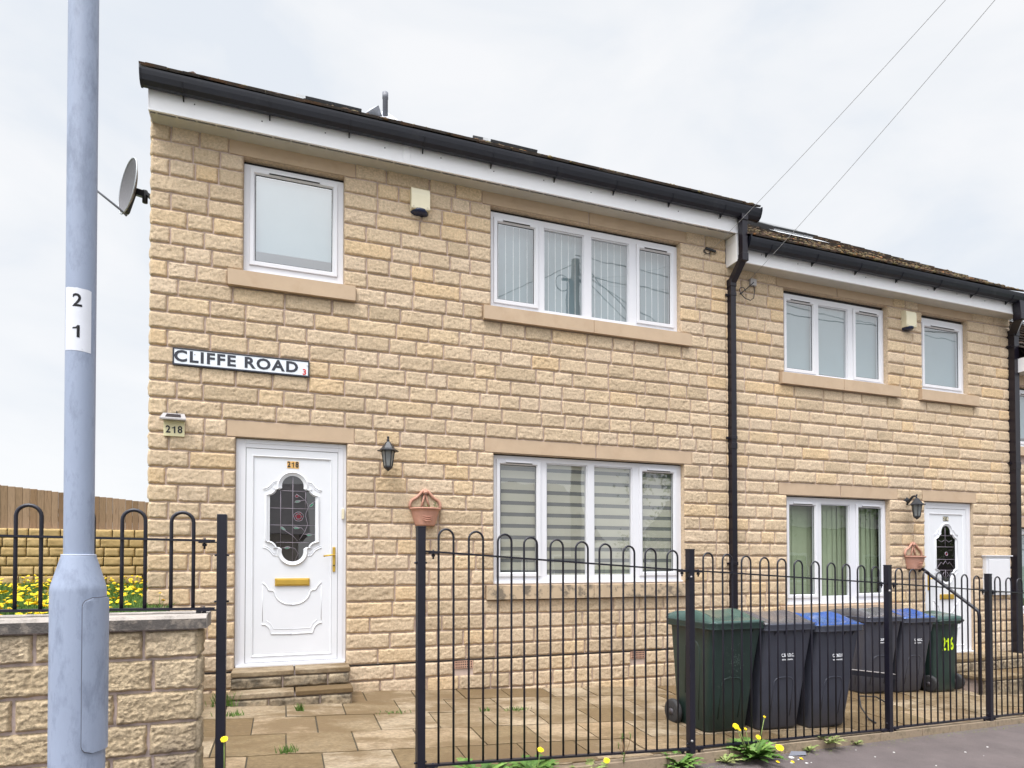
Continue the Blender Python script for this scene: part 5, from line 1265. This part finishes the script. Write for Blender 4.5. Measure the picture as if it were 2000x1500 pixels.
    for s in (-1, 1):
        w_ = MB(); prof = [(.03, -.024), (.083, -.026), (.097, -.02), (.101, -.008), (.101, .008), (.097, .02), (.083, .026), (.03, .024)]
        w_.lathe(prof, (0, 0, 0), 28)
        for i in range(6):
            t = PI/3*i; w_.obox((.02*math.cos(t), .02*math.sin(t), 0), (.084*math.cos(t), .084*math.sin(t), 0), .014, .035, 1)
        w_.tube([(0, 0, -.03), (0, 0, .03)], .026, 14, 1); w_.lathe([(.0, -.006), (.083, -.006)], (0, 0, 0), 28, 1)
        o = w_.build('wheel', [M['rubber'], M['wheel_hub']], r); o.rotation_euler = (0, PI/2, 0); o.location = (s*.262*W/.56, .40, .112); o.scale = (1.1, 1.1, 1.0)
    ax = MB(); ax.tube([(-.22, .395, .101), (.22, .395, .101)], .011, 8); ax.build('axle', M['orange'] if False else M['grey_plastic'], r)
    return r
def print_council(b, yoff=0):
    lettering('lettering', 'C.B.M.D.C.', .040, M['white_print'], (.0, -.1185, .668), rot=(PI/2+R(-8), 0, 0), parent=b, bold=.001, xs=.72)
    lettering('lettering', 'METRO COUNCIL', .014, M['white_print'], (.0, -.1135, .630), rot=(PI/2+R(-8), 0, 0), parent=b, bold=.0006)
bins = {}
B1 = make_bin(M['bin_green'], M['bin_green_lid']); B1.location = (3.565, -1.79, gz(3.565, -1.6)); B1.rotation_euler = (0, 0, R(1)); B1.scale = (1, 1, 1.0)
B1['label'] = 'dark green bin with a green lid, nearest the middle railing post'; B1['group'] = 'wheelie bins behind the railing'
sc = MB()
for i in range(90):
    x = .0+rng.gauss(0, .035); z = .60+rng.gauss(0, .07); sc.tube([(x, -.118+(.60-z)*.14, z), (x+rng.uniform(-.006, .006), -.118+(.60-z)*.14, z+rng.uniform(.002, .008))], .0015, 4)
sc.build('scuff_marks', M['chalk'], B1)
B2 = make_bin(M['bin_grey'], M['bin_grey_lid']); B2.location = (4.115, -1.79, gz(4.115, -1.6)); print_council(B2); B2.rotation_euler = (0, 0, R(-1.5))
B2['label'] = 'grey-lidded grey bin between the green bin and a blue-lidded bin, front row'; B2['group'] = 'wheelie bins behind the railing'
B3 = make_bin(M['bin_grey'], M['bin_blue_lid']); B3.location = (4.665, -1.80, gz(4.665, -1.6)); print_council(B3); B3.rotation_euler = (0, 0, R(1))
B3['label'] = 'grey bin with a blue lid in the front row'; B3['group'] = 'wheelie bins behind the railing'
B4 = copy_tree(B2); B4.location = (6.62, -.62, gz(6.62, -.4)); B4['label'] = 'grey-lidded bin in the back row under the window of house 216'; B4.rotation_euler = (0, 0, R(-3)); B4.scale = (.98, .98, .97)
B5 = copy_tree(B3); B5.location = (7.19, -.60, gz(7.19, -.4)); B5['label'] = 'blue-lidded grey bin in the back row next to the bin painted 216'; B5.rotation_euler = (0, 0, R(0)); B5.scale = (.98, .98, .97)
B6 = make_bin(M['bin_green'], M['bin_green_lid'], W=.52); B6['label'] = 'green bin painted 216 in yellow, wheels facing the road'; B6['group'] = 'wheelie bins behind the railing'
B6.location = (7.775, -.18, gz(7.775, -.4)); B6.rotation_euler = (0, 0, PI+R(2)); B6.scale = (.98, .98, .95)
for i, ch in enumerate('216'): t6 = lettering('digit', ch, .235, M['yellow_paint'], (.074-i*.072, .4715, .62), rot=(PI/2, 0, PI), parent=B6, bold=.004, xs=.60, ext=.001)

# things on the paving
a = MB(); a.tube([(6.27, -1.05, gz(6.3, -1)+.01), (6.0, -1.15, gz(6, -1)+.10), (5.65, -1.25, gz(5.6, -1.2)+.14), (5.45, -1.45, gz(5.4, -1.4)+.08), (5.36, -1.62, gz(5.3, -1.6)+.012), (5.3, -1.75, gz(5.3, -1.7)+.012)], .008, 6)
tag(a.build('cable', M['cable']), 'thin black cable curving over the paving behind the third railing post', 'cable')
a = MB(); a.obox((5.82, -.98, .315), (6.42, -1.02, .235), .05, .055); a.obox((5.82, -.98, .345), (6.42, -1.02, .265), .056, .006, 1); tag(a.build('plastic_plank', [M['black_plastic'], M['grey_plastic']]), 'black plastic strip propped across the front of the back grey bin', 'plank')
for p_, q_ in (((5.84, -.98, .30), (5.84, -.9, gz(5.84, -.9))),): pass
# handrail to door 216
HR = empty('handrail', 'black tubular handrail sloping down from the wall by door 216', 'handrail', (8.12, -.05, 1.40))
a = MB(); a.tube([(0, .04, .02), (0, -.02, .02), (0, -.06, -.01), (0, -.70, -.46), (0, -.745, -.50), (0, -.755, -.56), (0, -.755, -1.58)], .021, 10); a.tube([(0, .05, .02), (0, .03, .02)], .04, 12); a.build('rail', M['fence_paint'], HR)

# ================================================================ WEEDS
def dandelion(name, loc, n_leaf, size, flowers, label, cat='weed', pale=False, seed=1, group='weeds along the foot of the railing'):
    rr = random.Random(seed); r = empty(name, label, cat, loc, group=group)
    l = MB()
    for i in range(n_leaf):
        a = 2*PI*i/n_leaf*2.4+rr.uniform(-.4, .4); L_ = size*rr.uniform(.6, 1.15); up_ = rr.uniform(.45, 1.4); l.t = rr.random(); seg = 9; v = []
        for k in range(seg+1):
            t = k/seg; rad_ = L_*(t*math.cos(up_*.8)+.15*t); z = L_*(t*math.sin(up_)-.55*t*t*math.sin(up_)*.9)+.004
            wd = L_*.17*math.sin(min(1, t*1.05)*PI*.9+.15)*(1 if k % 2 else .38)*(1.2 if t > .6 else .75)
            cx_, cy_ = rad_*math.cos(a), rad_*math.sin(a); px_, py_ = -math.sin(a), math.cos(a)
            v += [(cx_-px_*wd, cy_-py_*wd, z+wd*.35), (cx_, cy_, z), (cx_+px_*wd, cy_+py_*wd, z+wd*.35)]
        f = []
        for k in range(seg): f += [(3*k, 3*k+1, 3*k+4, 3*k+3), (3*k+1, 3*k+2, 3*k+5, 3*k+4)]
        l.add(v, f)
    l.build('leaves', M['leaf_pale'] if pale else M['leaf'], r, recalc=False)
    for i, (x, y, h, s) in enumerate(flowers):
        s_ = MB(); s_.tube([(x*.2, y*.2, 0), (x*.7, y*.7, h*.6), (x, y, h)], .0028, 5); so = s_.build('flower_stem', M['leaf_pale'], r)
        q = MB(); flower_head(q, (x, y, h), s, (rr.uniform(.3, 1.0), rr.uniform(-.3, .3)), seed*31+i); flower_head(q, (x, y, h-.003), s*.9, (rr.uniform(.3, .7), 0), seed*37+i); q.build('flower', M['petal'], so, recalc=False)
    return r
def at_fence(x, d=-.07): return (x, fy(x)+d, pz(x, fy(x)+d)+(.03 if d > -.05 else 0))
dandelion('dandelion', at_fence(3.46, -.08), 110, .235, [(-.15, .02, .27, .030), (-.10, .04, .235, .013), (-.05, .03, .24, .013), (.03, -.02, .18, .022), (.18, -.08, .10, .034), (.16, .06, .31, .011)], 'biggest dandelion clump with several yellow flowers, in front of the grey bins', seed=3)
dandelion('dandelion', at_fence(1.17, -.03), 60, .26, [], 'upright leafy weed at the near end of the railing, no flowers', seed=5)
dandelion('dandelion', at_fence(1.55, -.03), 70, .23, [(.05, .0, .20, .022)], 'spreading weed under the ground window with one yellow flower', seed=7)
dandelion('dandelion', at_fence(1.95, -.06), 60, .19, [(.13, -.03, .13, .022), (.12, -.06, .05, .018)], 'pale spiky weed with two low yellow flowers', pale=True, seed=9)
dandelion('dandelion', at_fence(2.74, -.06), 70, .17, [], 'bushy green weed at the foot of the middle railing post', seed=11)
dandelion('weed', at_fence(4.35, -.04), 26, .15, [], 'small pale weed under the blue-lidded bin', pale=True, seed=13)
dandelion('weed', at_fence(4.1, -.06), 18, .10, [], 'tiny sprawling weed right of the big dandelion clump', pale=True, seed=15)
dandelion('weed', at_fence(3.18, -.07), 22, .12, [], 'tiny weed just left of the big dandelion clump', pale=True, seed=17)
dandelion('weed', at_fence(4.7, -.05), 16, .08, [], 'tiny weed midway along the second railing panel, furthest from the camera', pale=True, seed=18)
dandelion('dandelion', (-.285, -2.70, .30), 10, .16, [(.0, -.03, .30, .019)], 'single yellow dandelion on a tall stem at the gate post', seed=19)
def tuft(name, loc, n, h, label, seed, spread=.06):
    rr = random.Random(seed); q = MB()
    for i in range(n):
        a = rr.uniform(0, 2*PI); x, y = rr.gauss(0, spread), rr.gauss(0, spread*.4); hh = h*rr.uniform(.4, 1.1); q.t = rr.random(); w_ = .0028
        lx, ly = math.cos(a)*hh*.45, math.sin(a)*hh*.45
        q.add([(x-w_, y, 0), (x+w_, y, 0), (x+lx*.5+w_*.7, y+ly*.5, hh*.6), (x+lx, y+ly, hh)], [(0, 1, 2, 3)])
    o = q.build(name, M['leaf'], recalc=False); o.location = loc; tag(o, label, 'grass', 'grass tufts in the paving'); return o
tuft('grass_tuft', (-.455, -.48, gz(-.45, -.48)), 80, .12, 'tall green grass tuft at the left end of the doorstep', 1, .05)
tuft('grass_tuft', (-.38, -.80, gz(-.38, -.8)), 50, .05, 'low green tuft on the first slabs behind the gate post', 2, .05)
tuft('grass_tuft', (.13, -.72, gz(.13, -.72)), 45, .08, 'thin green tuft between slabs straight below the middle of the doorstep', 3, .012)
tuft('grass_tuft', (.02, -1.78, gz(.02, -1.78)), 60, .06, 'bright green tuft in a slab joint of the gateway', 4, .03)
tuft('grass_tuft', (1.98, -.88, gz(1.98, -.88)), 70, .045, 'longer of two mossy tufts in the paving under the ground window', 5, .06)
tuft('grass_tuft', (1.70, -.88, gz(1.70, -.88)), 35, .045, 'shorter of two mossy tufts in the paving under the ground window', 6, .03)
tuft('grass_tuft', (.86, -.87, gz(.86, -.87)), 40, .03, 'flat green tuft on the paving right of the doorstep', 7, .06)
# tall thin weed stalk
r = empty('weed', 'tall thin reddish weed stalk with few leaves against the railing', 'weed', at_fence(2.26, -.03), group='weeds along the foot of the railing')
a = MB(); a.tube([(0, 0, 0), (.01, 0, .12), (-.01, 0, .24)], .003, 5); a.tube([(.005, 0, .08), (.05, 0, .18), (.055, 0, .23)], .002, 5); a.tube([(.0, 0, .1), (-.04, 0, .17)], .002, 5); a.build('stem', M['stem'], r)
sprig(r, [(-.01, 0, .2, .06), (.055, 0, .2, .05), (-.04, 0, .15, .04), (0, 0, .03, .09)], .018, 5)
# debris and litter beside the big clump
a = MB(); rr = random.Random(4)
for i in range(420):
    x = rr.uniform(1.0, 7.5); y = fy(x)-.055-abs(rr.gauss(0, .05)); s = rr.uniform(.002, .007); z = pz(x, y); t = rr.uniform(0, 3); a.t = rr.random()
    a.add([(x-s*math.cos(t), y-s*math.sin(t), z+.002), (x+s*.3, y-s, z+.005), (x+s*math.cos(t), y+s*math.sin(t), z+.002), (x-s*.3, y+s*.6, z+.006)], [(0, 1, 2, 3)])
tag(a.build('debris', M['leaf_pale'], recalc=False), 'dry leaf crumbs gathered along the edge of the footway', 'debris', kind='stuff')
a = MB(); p = at_fence(3.88, -.12); a.add([(p[0]-.05, p[1]+.02, p[2]+.004), (p[0]+.10, p[1]-.01, p[2]+.006), (p[0]+.13, p[1]+.03, p[2]+.02), (p[0]-.0, p[1]+.05, p[2]+.03)], [(0, 1, 2, 3)])
tag(a.build('plastic_scrap', M['grey_pipe'], recalc=False), 'dark torn scrap of plastic on the footway right of the biggest dandelion', 'litter')
a = MB()
for (dx, dy, s) in ((-.04, .0, .016), (-.14, -.10, .010), (-.02, -.14, .009)): c = at_fence(3.85+dx, -.14+dy); a.box(c[0]-s, c[0]+s, c[1]-s, c[1]+s, c[2], c[2]+s*.6, bev=.002)
tag(a.build('paper_scraps', M['litter']), 'tiny white paper scraps on the footway beside the biggest dandelion', 'litter', kind='stuff')
a = MB()
for (x, d) in ((3.72, -.24), (3.86, -.20), (3.60, -.2)): flower_head(a, Vector(at_fence(x, d))+Vector((0, 0, .01)), .016, (.3, .2), int(x*100))
tag(a.build('fallen_petals', M['petal'], recalc=False), 'fallen yellow flower heads lying on the footway by the biggest dandelion', 'petals', kind='stuff')
a = MB()
for i in range(60):
    x = rr.uniform(1.5, 8.5); y = fy(x)-rr.uniform(.15, 1.6); s = rr.uniform(.002, .006); a.box(x-s, x+s, y-s, y+s, pz(x, y), pz(x, y)+s*.8)
tag(a.build('grit', M['litter']), 'pale grit specks scattered over the footway', 'grit', kind='stuff')

# ================================================================ ACROSS THE ROAD (seen mirrored in the glass)
up_ = empty('utility_pole', 'dark timber utility pole with a transformer box, mirrored in the upstairs window', 'utility pole', (5.5, -5.1, -.1))
a = MB(); a.tube([(0, 0, 0), (0, 0, 4), (0, 0, 7.72)], .1, 14, rad=[.125, .105, .085]); a.build('pole', M['timber_pole'], up_)
a = MB(); a.box(-.16, -.08, -.08, .08, 6.4, 7.25); a.tube([(-.3+.16*math.cos(t), .05, 7.2+.16*math.sin(t)) for t in [i*.5 for i in range(12)]], .008, 5); a.obox((-.3, 0, 7.3), (.3, 0, 7.3), .05, .05); a.build('pole_fittings', M['black_metal'], up_)
i = 0
for (q, l) in (((14, -1.5, 5.8), ''), ((18, -14, 6.5), ''), ((16, -9, 6), ''), ((-3, -16, 6.5), ''), ((11, -16, 5.5), ''), ((21, -16, 6.3), ''), ((30, -6, 7.6), '')):
    i += 1
    wire('overhead_cable', (5.5, -5.1, 7.3+.06*i), q, .25, .010, 'overhead wire fanning out from the utility pole, mirrored in the upstairs glass', 'wires from the utility pole')
def far_house(x0, x1, y0, y1, ze, zr, label):
    h = empty('house', label, 'house', ((x0+x1)/2, (y0+y1)/2, -.3)); ox, oy = (x0+x1)/2, (y0+y1)/2
    a = MB(); a.box(x0-ox, x1-ox, y0-oy, y1-oy, 0, ze); a.build('wall', M['render'], h)
    a = MB(); e = .4; ym = 0
    a.prism([(y0-oy-e, ze), (y1-oy+e, ze), (0, zr)], x0-ox-e, x1-ox+e, axis='x'); a.build('roof', M['far_tile'], h)
    for k in range(3):
        cx_ = x0-ox+(x1-x0)*(k+.5)/3; b = MB(); b.box(cx_-.7, cx_+.7, y1-oy-.02, y1-oy+.04, 1.0, 2.2); wo = b.build('window', M['upvc'], h); b = MB(); b.box(cx_-.6, cx_+.6, y1-oy+.035, y1-oy+.05, 1.1, 2.1); b.build('pane', M['solar'], wo)
far_house(4.5, 12.5, -26, -18, 2.7, 5.6, 'grey rendered bungalow across the road, mirrored in the ground window')
far_house(-9, 0.5, -26, -18, 2.9, 5.2, 'second rendered bungalow across the road, further left')
far_house(19, 33, -24, -16, 3.4, 6.0, 'third rendered house across the road, furthest right')
tr = empty('tree', 'leafy tree across the road, mirrored in the right pane of the ground window', 'tree', (17.5, -17, -.6))
a = MB(); a.tube([(0, 0, 0), (.1, 0, 2), (0, .1, 4)], .2, 10, rad=[.24, .17, .1])
for k in range(7): t_ = k*.9; a.tube([(0, 0, 2+.3*k), (1.1*math.cos(t_), 1.1*math.sin(t_), 3.3+.35*k)], .05, 6, rad=[.07, .02])
a.build('trunk', M['bark'], tr)
n = 9000; r_ = np.random.default_rng(2); cen = r_.normal(0, 1, (40, 3))*[1.2, 1.2, 1.1]+[0, 0, 4.4]; P = cen[r_.integers(0, 40, n)]+r_.normal(0, .38, (n, 3))
d1_ = r_.normal(0, 1, (n, 3)); d1_ /= np.linalg.norm(d1_, axis=1)[:, None]; d2_ = np.cross(d1_, r_.normal(0, 1, (n, 3))); d2_ /= np.linalg.norm(d2_, axis=1)[:, None]
V = np.stack([P-d1_*.09, P+d2_*.05, P+d1_*.09, P-d2_*.05], 1).reshape(-1, 3)
np_mesh('crown', V, np.arange(4*n).reshape(n, 4), np.repeat(r_.random(n), 4), None, (M['tree_leaf'],), False, tr)

for (x, y, k, lb) in ((26, -13.5, .9, 'tree in front of the furthest right house across the road'), (13.5, -13.2, .55, 'small tree across the road between two houses'), (36, -12, 1.1, 'largest tree across the road, at the far end')):
    t2_ = copy_tree(tr); t2_.location = (x, y, -.9); t2_.scale = (k, k, k); t2_.rotation_euler = (0, 0, x); t2_['label'] = lb; t2_['group'] = 'trees across the road'
tr['group'] = 'trees across the road'
